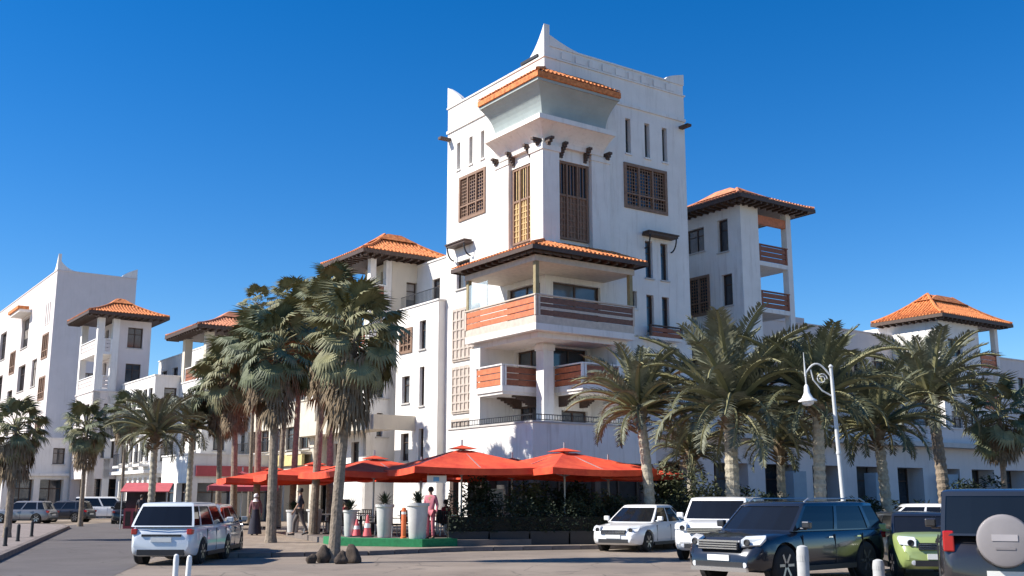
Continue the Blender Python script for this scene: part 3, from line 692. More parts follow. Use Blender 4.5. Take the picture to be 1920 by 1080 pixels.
block(B6, 1.8, 4.6, .3, 6.2, Z(9.1), Z(15.4), [(1.5, 2.6, Z(10), Z(12), 'glass', .3), (3.6, 4.7, Z(10), Z(12), 'glass', .3), (1.5, 2.6, Z(12.9), Z(15), 'glass', .3), (3.6, 4.7, Z(12.9), Z(15), 'glass', .3)],
      grid_ops(2.0, 4.5, 1, 1.3, WZ((10, 11.6), (13, 14.8))), PINK, coping=False, name='upper_wall')
hip_roof(B6, 0, 4.6, 0, 5.6, Z(15.8), 1.7, 1.1, TILE)

B7 = thing('distant_tower', 'pinkish white tower with pointed parapet corner at the far left', 'tower', ab(-9.7, 72.7), RZ)
block(B7, 0, 8.2, 0, 52, 0, Z(23.6), [(1.9+i*.9, 2.25+i*.9, Z(18.3), Z(20.6), 'slit', .3) for i in range(3)] + [(1.6, 4.4, Z(14.6), Z(17.2), 'lattice', .3), (1.6, 4.4, Z(10.2), Z(12.6), 'lattice', .3), (1.6, 4.4, Z(6), Z(8.4), 'lattice', .3), (12.5, 16.5, Z(17), Z(20.5), 'glass', .4), (12.5, 16.5, Z(12), Z(15), 'glass', .4), (6.5, 9, Z(12), Z(15), 'glass', .3), (6.5, 9, Z(6.5), Z(8.6), 'glass', .3), (12.5, 16.5, Z(6.5), Z(9), 'glass', .4), (19, 22, Z(14.6), Z(17.2), 'lattice', .3), (19, 22, Z(10.2), Z(12.6), 'glass', .3), (19, 22, Z(6), Z(8.4), 'glass', .3), (26, 30, Z(17), Z(20.5), 'glass', .4), (26, 30, Z(12), Z(15), 'glass', .4), (26, 30, Z(6.5), Z(9), 'glass', .4), (13, 18, .05, 3.6, 'shop', .9), (20, 26, .05, 3.6, 'shop', .9), (1.0, 5, .05, 3.6, 'shop', .9), (6, 11, .05, 3.6, 'shop', .9)],
      [(.8, 3.6, .05, 3.6, 'shop', .9), (4.4, 7.4, .05, 3.6, 'shop', .9), (3.2, 4.8, Z(7), Z(9), 'glass', .3), (3.2, 4.8, Z(11), Z(13), 'glass', .3)], PINK)
sv = T; T = B7; zz = Z(23.6)+.102
horn(Face('L', 0), -.03, 1.8, zz, 1.7, -.3, .03); horn(Face('R', 0), .31, 2.0, zz, .9, -.3, .03); horn(Face('R', 0), 8.23, 6.6, zz, 1.0, -.3, .03, sharp=.7)
m = MB(); f = Face('L', 0); f.box(m, 11.8, 17.4, .002, 1.3, Z(20.8), Z(21.1)); m.build('canopy', STUCCO, B7); m = MB(); f.box(m, 11.7, 17.5, .3, 1.5, Z(21.102), Z(21.45)); m.build('canopy_tiles', TILE, B7)
T = sv
B8, _, _ = street_block('white arcade block in the street below the pavilion at the far left', -16.0, -9.9, 56.6, 72, Z(5.2), 5, 2, STUCCO, WZ((3.0, 4.4)), wL=1.6)
B9, _, _ = street_block('pale arcade row closing the far end of the street', -24, -16.3, 60, 76, Z(4.6), 5, 2, PINK, WZ((2.6, 3.9)), wL=1.6)
B10 = thing('low_kiosk_building', 'white ground-floor shop unit with red sign board behind the palm trunks', 'shop', ab(-9.4, 27.5), RZ)
block(B10, 0, 6.2, 0, 6.4, 0, 4.6, [(.5, 2.9, .05, 2.7, 'shop', .5), (3.4, 5.9, .05, 2.7, 'shop', .5)], [(.5, 2.9, .05, 2.7, 'shop', .5), (3.3, 5.7, .05, 2.7, 'shop', .5)], STUCCO)
m = MB(); m.box(.3, 5.9, -.18, -.004, 3.15, 3.85); m.build('sign_board', PINKRED, B10)

# ---------------------------------------------------------------- wings right of the tower
C1 = thing('shaded_apartment_block', 'tall shaded block right of the tower with open corner balconies and dark tile roof', 'apartment building', ab(0,0), RZ)
block(C1, 15.3, 16.9, 0, 9.0, 0, Z(18.2), [(1.1, 2.0, Z(15.4), Z(17.5), 'glass', .3), (3.2, 5.6, Z(15.8), Z(17.4), 'glass', .3), (.9, 1.8, Z(11.9), Z(13.9), 'glass', .3), (2.9, 5.6, Z(11.6), Z(14.1), 'lattice', .3), (1.0, 1.9, Z(8.2), Z(10.6), 'glass', .3), (3.0, 5.6, Z(8.4), Z(10.4), 'glass', .3), (3.0, 5.6, Z(4.8), Z(7.0), 'glass', .3)], [], STUCCO, coping=False)
block(C1, 16.92, 20.0, 3.2, 9.0, 0, Z(11.0), [], [(17.4, 19.4, Z(6), Z(8.2), 'door', .3), (17.4, 19.4, Z(8.9), Z(10.9), 'door', .3)], STUCCO, coping=False, name='rear_wall')
for ca, cb in ((19.55, 0), (19.55, 2.8), (19.55, 8.5)):
    m = MB(); m.box(ca, ca+.45, cb, cb+.45, 0 if cb < 3 else Z(11.01), Z(18.2)); m.build('column', STUCCO, C1)
for fz in (Z(5.6), Z(8.7), Z(11.75), Z(14.75)):
    s = MB(); s.box(16.92, 19.98, .02, 3.19 if fz < Z(11) else 8.4, fz-.28, fz); s.build('floor_slab', STUCCO, C1)
    rail(C1, Face('R', 0), 16.95, 19.53, -.1, fz+.01, fz+1.0, WOOD, WOOD)
m = MB(); m.box(16.92, 19.54, .05, .3, Z(17.2), Z(17.75)); m.build('head_beam', OWOOD, C1)
hip_roof(C1, 15.3, 20.0, 0, 6.6, Z(18.5), 1.6, 1.1, OLDTILE)
C2 = thing('rear_wing', 'set-back shaded wing joining the tower to the block on its right', 'apartment building', ab(0,0), RZ)
block(C2, TA+.01, 15.29, 5.6, 12, 0, Z(15.4), [], grid_ops(11, 15.2, 2, 1.0, WZ((5, 6.8), (8.5, 10.3), (12, 13.8))), STUCCO)
C3 = thing('long_right_wing', 'long shaded mauve-white wing behind the date palms at right', 'apartment building', ab(0,0), RZ)
block(C3, 20.01, 35.6, 4.0, 12, 0, Z(12.0), [], grid_ops(20.6, 35.2, 5, 1.5, WZ((2.6, 4.4), (5.6, 7.4), (8.6, 10.6))), PINK)
m = MB(); m.box(20.5, 26.0, 5.5, 10, Z(12.9), Z(13.1)); m.build('roof_canopy', DWOOD, C3)
for a in (20.8, 25.6):
    m = MB(); m.box(a, a+.15, 5.7, 5.85, Z(11.7), Z(12.9)); m.build('canopy_post', DWOOD, C3)
block(C3, 20.3, 26.2, 4.4, 5.2, Z(12.12), Z(12.55), [], [], PINK, coping=False, name='roof_kerb')
C4 = thing('right_pavilion_block', 'white pavilion block with bright orange tile roof at the far right', 'apartment building', ab(0,0), RZ)
block(C4, 35.61, 40.6, 0, 9, 0, Z(12.75), [(.9, 1.8, Z(7.5), Z(9.2), 'glass', .3), (.9, 1.8, Z(4), Z(5.7), 'glass', .3)], grid_ops(35.9, 40.4, 2, 1.3, WZ((4.4, 6.2), (7.4, 9.2))) + [(36.6, 38.4, Z(10.2), Z(11.5), 'far', .3)], STUCCO, coping=False)
for fz in (Z(3.3), Z(6.5), Z(9.6)):
    s = MB(); s.box(40.61, 43.2, .02, 6, fz-.28, fz); s.build('floor_slab', STUCCO, C4); rail(C4, Face('R', 0), 40.65, 42.8, -.1, fz+.01, fz+1.0, OWOOD, WOOD)
for cb in (0, 5.5):
    m = MB(); m.box(42.8, 43.2, cb, cb+.4, 0, Z(12.75)); m.build('column', STUCCO, C4)
hip_roof(C4, 35.7, 43.2, 0, 4.4, Z(13.1), 2.1, .8, TILE)
C5, _, _ = street_block('pinkish block cut by the right edge of the view', 43.6, 56, 3, 14, Z(11.2), 3, 4, PINK, WZ((2.6, 4.2), (5.4, 7.0), (8.2, 9.8)))
C6 = thing('terrace_arcade', 'long shaded ground-floor arcade with flat terrace roof behind the date palms', 'arcade', ab(0,0), RZ)
ops = [(5.4+i*4.1, 5.4+i*4.1+2.7, .1, 3.6, 'shop', 1.3) for i in range(9)]
block(C6, 5.0, 42.5, -2.6, -.05, 0, Z(4.6), [], ops, PINK)
m = MB(); f = Face('R', -2.6); f.box(m, 5.0, 42.5, .002, .9, Z(3.3), Z(3.6)); m.build('ledge', SLAB, C6)
iron_rail(C6, Face('R', -2.6), 5.2, 42.3, -.2, Z(4.7), .8)
m = MB(); m.box(13.2, 18.5, -4.4, -2.5, Z(4.72), Z(4.95)); m.build('awning_slab', SLAB, C6)
for i in range(3):
    m = MB(); a = 15 + i*7.5; m.box(a, a+1.1, -3.45, -2.61, 0, 3.2); m.build('shaded_wall', mat('shaded_wall_render', (.30,.36,.40), .85, .08, 2), C6)  # wall shade painted in as a blue-grey colour

# ---------------------------------------------------------------- palms
def feather_mesh(name, L, droop, m, nleaf=30, wid=.55, seed=0):
    rnd = random.Random(seed); b = MB(); pts = []; N = 12
    for i in range(N+1):
        t = i/N; ang = -droop*t*t
        if i == 0: p = Vector((0,0,0))
        else: p = pts[-1] + Vector((math.cos(ang), 0, math.sin(ang))) * (L/N)
        pts.append(p)
    b.cur = 1; b.tube(pts, [.035*(1-.85*i/N)+.004 for i in range(N+1)], 4, cap=False); b.cur = 0
    for i in range(nleaf):
        t = .14 + .86*i/(nleaf-1); k = min(N-1, int(t*N)); f_ = t*N-k; p = pts[k].lerp(pts[k+1], f_); d = (pts[k+1]-pts[k]).normalized()
        up = Vector((-d.z, 0, d.x)); ln = wid*(math.sin(math.pi*(.12+.80*t))**.7)*rnd.uniform(.85, 1.15)
        for s in (-1, 1):
            dr = (d*rnd.uniform(.55, .8) + Vector((0, s, 0))*rnd.uniform(.7, .95) + up*rnd.uniform(.15, .55)).normalized()
            tip = p + dr*ln + Vector((0,0,-ln*rnd.uniform(.05,.25))); mid = p + dr*ln*.45; wv = d*.0125 + up*.005
            b.add([p, mid-wv, mid+wv, tip], [(0,1,2),(1,3,2)])
    return b.mesh(name, [m, STEM], fix=False)
def fan_mesh(name, L, m, r=.62, seed=0, droop=.6, nseg=25):
    rnd = random.Random(seed); b = MB(); pts = [Vector((L*t, 0, .10*math.sin(t*2.2) - droop*.35*t*t*L)) for t in (0,.25,.5,.75,1)]
    b.cur = 1; b.tube(pts, [.03,.026,.022,.018,.014], 4, cap=False); b.cur = 0
    c = pts[-1]; d = (pts[-1]-pts[-2]).normalized(); up = Vector((-d.z,0,d.x)); y = Vector((0,1,0))
    for i in range(nseg):
        a = R(-125 + 250*i/(nseg-1)) ; rr = r*(1-.22*abs(a)/2.2)*rnd.uniform(.88,1.1)
        dr = d*math.cos(a) + y*math.sin(a); q = up*(-.16*abs(math.sin(a)))
        side = (d*-math.sin(a) + y*math.cos(a)) * (.047*r/.62)
        mid = c + (dr+q)*rr*.62 + up*.03; tip = c + (dr+q)*rr*.98 + Vector((0,0,-rr*rnd.uniform(.18,.5)))
        b.add([c, mid-side, mid+up*.02, mid+side, tip], [(0,1,2),(0,2,3),(1,4,2),(2,4,3)])
    return b.mesh(name, [m, STEM], fix=False)
FEA = {}
for key, m_ in (('a', LEAF3), ('b', LEAF4)):
    FEA[key] = [feather_mesh('frond_%s' % s_, 1.0*l, dr, m_, 46, .185, i) for i, (s_, l, dr) in enumerate((('upright', 1, .75), ('arching', 1.0, 1.15), ('drooping', .95, 1.5)))]
FAN = {}
for key, m_ in (('a', LEAF1), ('b', LEAF2)):
    FAN[key] = [fan_mesh('fan_leaf', .9, m_, .68, i, d) for i, d in enumerate((.2, .7, 1.0))]
DFAN = fan_mesh('dead_fan', .8, DEAD, .6, 9, 1.3, 11)

def trunk_mesh(h, r0, r1, lean, rings=.16, seed=0, lumpy=.05, m=BARK):
    rnd = random.Random(seed); n = max(6, int(h/rings)); pts = []; rads = []
    for i in range(n+1):
        t = i/n; pts.append(Vector((lean[0]*t*t, lean[1]*t*t, h*t)))
        base = r0 + (r1-r0)*min(1, t*1.3) + .35*r0*max(0, 1-t*9)**2
        rads.append(base*(1 + (lumpy if i % 2 else -lumpy) + rnd.uniform(-.02,.02)))
    b = MB(); b.tube(pts, rads, 12); return b.mesh('trunk', m, smooth=False)
def feather_palm(px, D, h, Lf, label, key='a', n=44, lean=(0,0), r=.24, seed=0, skirt=True, trunkm=PBARK, zr=0):
    rnd = random.Random(seed); p = at(px, D, zr); t = thing('date_palm', label, 'palm tree', p, rnd.uniform(0,6.28) * 0)
    link('trunk', trunk_mesh(h, r, r*.85, lean, .14, seed, .07, trunkm), t)
    top = Vector((lean[0], lean[1], h))
    b = MB(); b.lathe([(r*.85, -.55), (r*1.5, -.25), (r*1.7, .05), (r*1.1, .35), (.05, .55)], 12)
    cr = b.build('crown_boss', DEAD, t); cr.location = top
    for i in range(n):
        az = i*2.39996 + rnd.uniform(-.2,.2); u = (i+.5)/n; el = R(84 - 98*u + rnd.uniform(-8,8)); L = Lf*(.78 + .3*math.sin(math.pi*min(1,u*1.1)))*rnd.uniform(.88,1.1)
        me = FEA[key][0 if u < .35 else (1 if u < .75 else 2)]
        o = link('frond', me, t); o.location = top + Vector((math.cos(az)*r*.8, math.sin(az)*r*.8, .25 - .35*u)); o.rotation_euler = (rnd.uniform(-.3,.3), -el, az); o.scale = (L, L*1.05, L)
    if skirt:
        s = MB()
        for i in range(26):
            az = rnd.uniform(0, 6.28); z = h - rnd.uniform(.2, 1.0); ln = rnd.uniform(.25,.5)
            d = Vector((math.cos(az), math.sin(az), .5)); s.bar(Vector((lean[0],lean[1],z)) + d*r*.6, Vector((lean[0],lean[1],z)) + d*(r*.6+ln), .10, .04)
        s.build('cut_leaf_stubs', DEAD, t)
    return t
def fan_palm(px, D, h, label, cr=1.0, skirt=1.6, key='a', n=40, lean=(0,0), r=.17, seed=0, zr=0):
    rnd = random.Random(seed); p = at(px, D, zr); t = thing('fan_palm', label, 'palm tree', p)
    link('trunk', trunk_mesh(h, r, r*.72, lean, .2, seed, .03, BARK), t); top = Vector((lean[0], lean[1], h))
    for i in range(n):
        az = i*2.39996 + rnd.uniform(-.2,.2); u = (i+.5)/n; el = R(80 - 122*u + rnd.uniform(-9,9)); L = cr*rnd.uniform(.85,1.12)
        o = link('fan_leaf', FAN[key if rnd.random() < .8 else 'a'][0 if u < .3 else (1 if u < .7 else 2)], t); o.location = top + Vector((math.cos(az)*.1, math.sin(az)*.1, -.45*u + .15)); o.rotation_euler = (rnd.uniform(-.5,.5), -el, az); o.scale = (L,)*3
    s = MB()                                             # the shaggy skirt of dead leaves
    for i in range(int(70*skirt)):
        az = rnd.uniform(0,6.28); z = h - .35 - skirt*rnd.random()**1.1; sp = .28 + .42*(1-(h-z)/(skirt+.5)); base = Vector((lean[0]*(z/h)**2 + math.cos(az)*r*.7, lean[1]*(z/h)**2 + math.sin(az)*r*.7, z))
        k = base + Vector((math.cos(az)*sp, math.sin(az)*sp, -.15)); tip = k + Vector((math.cos(az)*.12, math.sin(az)*.12, -rnd.uniform(.5,.95)))
        s.bar(base, k, .03)
        side = Vector((-math.sin(az), math.cos(az), 0))
        for q in (-2,-1,0,1,2):
            e = tip + side*q*.12 + Vector((math.cos(az),math.sin(az),0))*rnd.uniform(-.08,.12) + Vector((0,0,abs(q)*.08)); mm = k.lerp(e, .5) + side*q*.05
            s.add([k, mm-side*.045, e, mm+side*.045], [(0,1,2,3)])
    s.build('dead_leaf_skirt', DEAD, t, fix=False)['kind'] = 'stuff'
    t.rotation_euler = (R(rnd.uniform(-1.5,1.5)), R(rnd.uniform(-1.8,1.8)), rnd.uniform(0,.6)); t.location.z = -.05
    return t
Q = lambda py, D: EYE + D*math.tan(math.atan((540-py)/FPX) + PITCH)     # height at distance D seen at photo row py
fan_palm(625, 29.0, Q(622, 29), 'nearest fan palm with thick shaggy skirt, its trunk standing at the pavement edge', .95, 1.7, 'a', 44, (.25,0), .16, 1)
fan_palm(585, 42, Q(585, 42), 'tall fan palm directly behind and left of the nearest one', 1.0, 2.8, 'a', 38, (.1,.2), .17, 2)
fan_palm(507, 39, Q(650, 39), 'fan palm with dark trunk standing by the left end of the red parasols', 1.1, 1.9, 'b', 38, (0,0), .19, 3)
fan_palm(478, 50, Q(640, 50), 'fan palm with slim trunk between the two dark ones at left', 1.2, 2.4, 'b', 34, (-.2,0), .17, 4)
fan_palm(437, 52, Q(690, 52), 'leftmost fan palm of the dense cluster, low and bushy', 1.3, 2.2, 'a', 34, (0,0), .18, 5)
fan_palm(618, 50, Q(556, 50), 'highest fan palm crown of the cluster, poking above the rooftops', 1.1, 2.8, 'b', 38, (.2,0), .18, 6)
fan_palm(520, 58, Q(562, 58), 'small fan palm crown showing above the cluster against the sky', 1.0, 1.6, 'a', 34, (.2,0), .16, 8)
fan_palm(466, 64, Q(566, 64), 'thin distant fan palm with browned crown left of the cluster top', .75, 1.2, 'a', 24, (0,0), .13, 9)
fan_palm(545, 52, Q(605, 52), 'fan palm filling the middle of the cluster with a brown skirt', 1.25, 2.6, 'a', 34, (0,0), .17, 10)
fan_palm(408, 60, Q(720, 60), 'low fan palm beside the faded tile pavilion', 1.3, 2.0, 'b', 32, (0,0), .17, 31)
feather_palm(280, 56, Q(812, 56), 2.6, 'spreading yellow-green palm above the red kiosk', 'a', 40, (0,0), .2, 11)
feather_palm(350, 60, Q(800, 60), 2.3, 'smaller palm between the yellow-green one and the cluster', 'a', 34, (0,0), .18, 12)
fan_palm(150, 66, Q(800, 66), 'slim palm in front of the white arcade at left', 1.1, 1.6, 'b', 34, (0,0), .15, 13)
fan_palm(12, 44, Q(800, 44), 'grey palm cut by the left edge of the view', .85, 1.2, 'a', 32, (0,0), .16, 14)
fan_palm(225, 74, Q(770, 74), 'far slim palm before the low white block', 1.0, 1.4, 'b', 26, (0,0), .13, 15)

feather_palm(1378, 38, Q(765, 38), 3.7, 'largest date palm with upright arching fronds, pale thick trunk behind the white off-roader', 'a', 58, (0,0), .27, 21)
feather_palm(1222, 39, Q(765, 39), 2.6, 'date palm leaning slightly left behind the small white car', 'a', 44, (-.35,0), .21, 22)
feather_palm(1543, 37, Q(750, 37), 3.0, 'date palm close to the left of the white street lamp', 'b', 52, (.1,0), .23, 23)
feather_palm(1668, 41, Q(800, 41), 2.7, 'dark low date palm right of the street lamp', 'b', 48, (-.2,0), .22, 24)
feather_palm(1778, 45, Q(740, 45), 3.2, 'date palm in front of the orange-roofed pavilion', 'a', 50, (-.3,0), .26, 25, trunkm=BARK)
fan_palm(1890, 47, Q(775, 47), 'dark slim palm near the right edge', 1.1, 1.2, 'b', 34, (0,0), .14, 26)
feather_palm(1470, 44, Q(830, 44), 2.3, 'short dark palm filling the gap behind the largest date palm', 'b', 40, (0,0), .2, 27)
feather_palm(1300, 45, Q(850, 45), 2.0, 'low palm among the shrubs behind the parked cars', 'b', 38, (0,0), .2, 28)

# ---------------------------------------------------------------- shrubs and hedge
def shrub(px, D, w_, h, label, m=SHRUB, n=1500, seed=0, dep=None, leaf=.09, name='shrub', z0=.0):
    rnd = random.Random(seed); t = thing(name, label, 'shrub', at(px, D) + Vector((0,0,z0))); dep = dep or w_*.8
    lob = [(Vector((rnd.uniform(-.32,.32)*w_, rnd.uniform(-.3,.3)*dep, h*rnd.uniform(.35,.72))), rnd.uniform(.22,.36)) for _ in range(9)]
    b = MB()
    for i in range(n):
        c, r = rnd.choice(lob); d = Vector((rnd.gauss(0,1), rnd.gauss(0,1), rnd.gauss(0,1))).normalized()*rnd.uniform(.55,1.05)
        p = c + Vector((d.x*r*w_, d.y*r*dep, d.z*r*h)); p.z = max(.03, p.z)
        a = Vector((rnd.uniform(-1,1), rnd.uniform(-1,1), rnd.uniform(-.3,.8))).normalized()*leaf*rnd.uniform(.7,1.4); s = a.cross(Vector((rnd.uniform(-1,1),rnd.uniform(-1,1),1))).normalized()*leaf*.42
        b.add([p-a, p+s, p+a, p-s], [(0,1,2,3)])
    b.build('foliage', m, t, fix=False)
    s = MB()
    for c, r in lob: s.tube([Vector((c.x*.15, c.y*.15, 0)), Vector((c.x*.6, c.y*.6, c.z*.6)), c], [.04,.025,.012], 5)
    s.build('stems', TWIG, t)
    return t
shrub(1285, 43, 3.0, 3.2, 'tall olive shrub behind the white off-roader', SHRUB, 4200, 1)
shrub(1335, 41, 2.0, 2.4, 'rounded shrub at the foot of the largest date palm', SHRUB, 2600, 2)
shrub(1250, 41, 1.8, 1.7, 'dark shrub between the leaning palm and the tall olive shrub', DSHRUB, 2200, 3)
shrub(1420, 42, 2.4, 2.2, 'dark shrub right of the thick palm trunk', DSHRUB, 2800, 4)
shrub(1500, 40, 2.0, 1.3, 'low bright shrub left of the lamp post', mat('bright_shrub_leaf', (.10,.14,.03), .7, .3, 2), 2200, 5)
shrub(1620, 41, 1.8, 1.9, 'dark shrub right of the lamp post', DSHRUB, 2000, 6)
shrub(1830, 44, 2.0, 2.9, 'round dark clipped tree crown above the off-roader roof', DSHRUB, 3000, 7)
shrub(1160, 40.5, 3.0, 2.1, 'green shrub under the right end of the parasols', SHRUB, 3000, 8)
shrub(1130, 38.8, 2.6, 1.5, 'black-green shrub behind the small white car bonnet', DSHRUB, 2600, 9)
shrub(1700, 43, 1.6, 1.7, 'shrub before the shaded wall at right', DSHRUB, 1500, 10)
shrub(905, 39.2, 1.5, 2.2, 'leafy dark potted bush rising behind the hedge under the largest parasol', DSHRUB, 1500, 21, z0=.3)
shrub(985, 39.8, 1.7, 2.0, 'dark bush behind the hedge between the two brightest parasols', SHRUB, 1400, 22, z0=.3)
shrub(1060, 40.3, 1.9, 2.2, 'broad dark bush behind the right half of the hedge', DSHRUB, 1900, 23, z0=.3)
def hedge(x0, y0, x1, y1, h, label, seed=0):
    rnd = random.Random(seed); L = math.hypot(x1-x0, y1-y0); t = thing('hedge', label, 'hedge', (x0, y0, .11), math.atan2(y1-y0, x1-x0))
    b = MB(); 
    for i in range(int(L*900)):
        u = rnd.uniform(0,L); hh = h*(.86 + .17*math.sin(u*2.3+seed) * math.sin(u*5.1+1) + .08*math.sin(u*11)); p = Vector((u, rnd.choice((-.3,.3,rnd.uniform(-.3,.3)))+rnd.gauss(0,.07), rnd.uniform(.42,hh))) if rnd.random() < .72 else Vector((u, rnd.uniform(-.35,.35), hh+rnd.gauss(0,.10)))
        a = Vector((rnd.uniform(-1,1), rnd.uniform(-1,1), rnd.uniform(-.5,.8))).normalized()*.055; s = a.cross(Vector((rnd.uniform(-1,1),rnd.uniform(-1,1),1))).normalized()*.026
        b.add([p-a, p+s, p+a, p-s], [(0,1,2,3)])
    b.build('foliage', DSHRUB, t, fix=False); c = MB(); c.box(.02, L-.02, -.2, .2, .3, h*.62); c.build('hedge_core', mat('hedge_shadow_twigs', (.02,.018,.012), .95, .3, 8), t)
    k = int(L/1.25)
    for i in range(k):
        q = MB(); q.box(L*i/k+.03, L*(i+1)/k-.03, -.26, .26, 0, .45); q.box(L*i/k+.01, L*(i+1)/k-.01, -.28, .28, .38, .451); q.build('planter_box', PLAST, t)
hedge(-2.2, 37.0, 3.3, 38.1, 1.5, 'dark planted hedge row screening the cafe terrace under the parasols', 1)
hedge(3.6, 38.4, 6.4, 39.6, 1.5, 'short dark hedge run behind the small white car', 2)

# ---------------------------------------------------------------- cafe
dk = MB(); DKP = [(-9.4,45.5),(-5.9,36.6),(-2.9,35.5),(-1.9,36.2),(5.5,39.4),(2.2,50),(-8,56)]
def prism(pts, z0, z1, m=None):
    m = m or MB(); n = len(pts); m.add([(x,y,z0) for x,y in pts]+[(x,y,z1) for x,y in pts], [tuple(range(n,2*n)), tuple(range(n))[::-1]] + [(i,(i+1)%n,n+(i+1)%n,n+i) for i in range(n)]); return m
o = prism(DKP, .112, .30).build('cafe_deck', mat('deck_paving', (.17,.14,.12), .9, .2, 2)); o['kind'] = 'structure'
g = [(-6.6,38.3),(-5.9,36.5),(-2.9,35.4),(-1.8,36.1),(-2.1,36.7),(-3.0,36.1),(-5.5,37.0),(-6.1,38.5)]
o = prism(g, .114, .36).build('turf_strip', GREENC); o['kind'] = 'structure'

def parasol(px, D, w_, zt_, zr_, label, m=RED, rz=.6, vent=True):
    p = at(px, D, zt_); t = thing('parasol', label, 'parasol', p + Vector((0,0,.3)), rz, 'red parasols over the cafe terrace')
    zt_ -= .3; zr_ -= .3
    b = MB(); h = w_/2; NS = 6; ns = 8
    rim = []
    for k in range(4):
        c0 = Vector((h*(1 if k in (0,3) else -1), h*(1 if k in (0,1) else -1), 0)); k2 = (k+1) % 4; c1 = Vector((h*(1 if k2 in (0,3) else -1), h*(1 if k2 in (0,1) else -1), 0))
        for j in range(ns): rim.append((c0.lerp(c1, j/ns), j/ns))
    n = len(rim); rows = []
    for i in range(NS+1):
        t_ = .12 + .88*i/NS; rows.append([(q.x*t_, q.y*t_, zt_ - (zt_-zr_)*(t_**.92) - .10*math.sin(math.pi*f)*t_*math.sin(math.pi*min(1,t_*.95))- .05*math.sin(math.pi*f)*t_) for q, f in rim])
    rows.append([(q.x*1.002, q.y*1.002, rows[-1][i_][2]-.22) for i_, (q, f) in enumerate(rim)])
    vs = [v for r_ in rows for v in r_]; fs = [(i*n+k, i*n+(k+1)%n, (i+1)*n+(k+1)%n, (i+1)*n+k) for i in range(len(rows)-1) for k in range(n)]
    b.add(vs, fs); c = b.build('canopy', m, t, fix=False)
    v = MB(); q = h*.19
    for sx, sy, ex, ey in ((1,1,-1,1),(-1,1,-1,-1),(-1,-1,1,-1),(1,-1,1,1)): v.add([(sx*q,sy*q,zt_-.04),(ex*q,ey*q,zt_-.04),(0,0,zt_+.10)], [(0,1,2)])
    v.build('vent', m, c, fix=False)
    b = MB(); b.tube([(0,0,0),(0,0,zt_+.3)], .035, 10); b.build('pole', ALU, t)
    b = MB(); b.box(-.4,.4,-.4,.4,0,.10); b.lathe([(.09,.10),(.08,.4),(.05,.42)], 10); b.build('base', PLAST, t)
    for sx, sy in ((1,1),(1,-1),(-1,1),(-1,-1),(1,0),(-1,0),(0,1),(0,-1)):
        b = MB(); b.bar((0,0,zt_-.05), (h*.985*sx, h*.985*sy, zr_+(-.04 if sx and sy else -.09)), .025); b.bar((0,0,zr_-.25), (h*.5*sx, h*.5*sy, (zt_+zr_)/2-.06), .018); b.build('rib', ALU, t)
    return t
parasol(866, 39.2, 4.8, 3.46, 2.72, 'largest bright red parasol in the middle of the row', rz=.35)
parasol(1058, 40.0, 4.8, 3.40, 2.70, 'bright red parasol at the right of the row, before the white parapet', rz=.62)
parasol(702, 42.0, 4.6, 3.20, 2.66, 'red parasol just right of the nearest palm trunk', rz=.5)
parasol(590, 46.3, 4.6, 3.12, 2.62, 'red parasol seen behind the nearest palm trunk, left side', rz=.35)
parasol(512, 50, 4.6, 3.0, 2.55, 'leftmost orange-lit red parasol behind the dark palm trunk', rz=.35)
parasol(960, 43.0, 4.6, 3.15, 2.66, 'lower red parasol between the two brightest ones', rz=.5)
parasol(1140, 43.5, 4.2, 3.1, 2.62, 'last red parasol at the right, half in shade', rz=.6)
parasol(790, 46.0, 4.4, 3.1, 2.62, 'red parasol behind the largest one', rz=.45)
parasol(455, 56, 3.4, 2.95, 2.3, 'pinkish red parasol left of the cafe terrace', PINKRED, .3)

POTM = streak(mat('stained_white_pot', (.56,.55,.52), .7, .12, 3), .5)
def planter(px, D, h, r, label, z0=.36, plant=True, m=POTM, seed=0):
    t = thing('planter', label, 'planter', at(px, D) + Vector((0,0,z0)))
    b = MB(); b.lathe([(r*.72,0),(r*.78,.04),(r*.96,h*.9),(r*1.08,h*.92),(r*1.08,h),(r*.95,h),(r*.93,h-.08)], 20); smooth_by_angle(b.build('pot', m, t))
    if plant:
        rnd = random.Random(seed); s = MB()
        for i in range(260):
            az = rnd.uniform(0,6.28); el = rnd.uniform(.2,1.5); ln = rnd.uniform(.25,.6); p = Vector((0,0,h-.05)); d = Vector((math.cos(az)*math.cos(el), math.sin(az)*math.cos(el), math.sin(el)))
            tip = p + d*ln; sd_ = Vector((-math.sin(az), math.cos(az), 0))*.022; mid = p.lerp(tip,.7) + Vector((0,0,.05)); s.add([mid-sd_-d*.15, mid+sd_-d*.15, tip+sd_*.3 - Vector((0,0,.06))], [(0,1,2)])
        s.build('foliage', DSHRUB, t, fix=False)
planter(782, 35.9, 1.15, .36, 'large white round planter at the corner of the green turf strip', seed=1)
planter(720, 37.0, 1.1, .30, 'second large white planter left of the corner one', seed=2)
planter(655, 38.0, .9, .24, 'slim white planter just right of the nearest palm trunk', seed=3)
planter(588, 42.5, .95, .30, 'white planter behind the nearest palm, left of its trunk', .3, seed=4)
planter(548, 44.5, .9, .28, 'white planter furthest left on the cafe terrace', .3, seed=5)

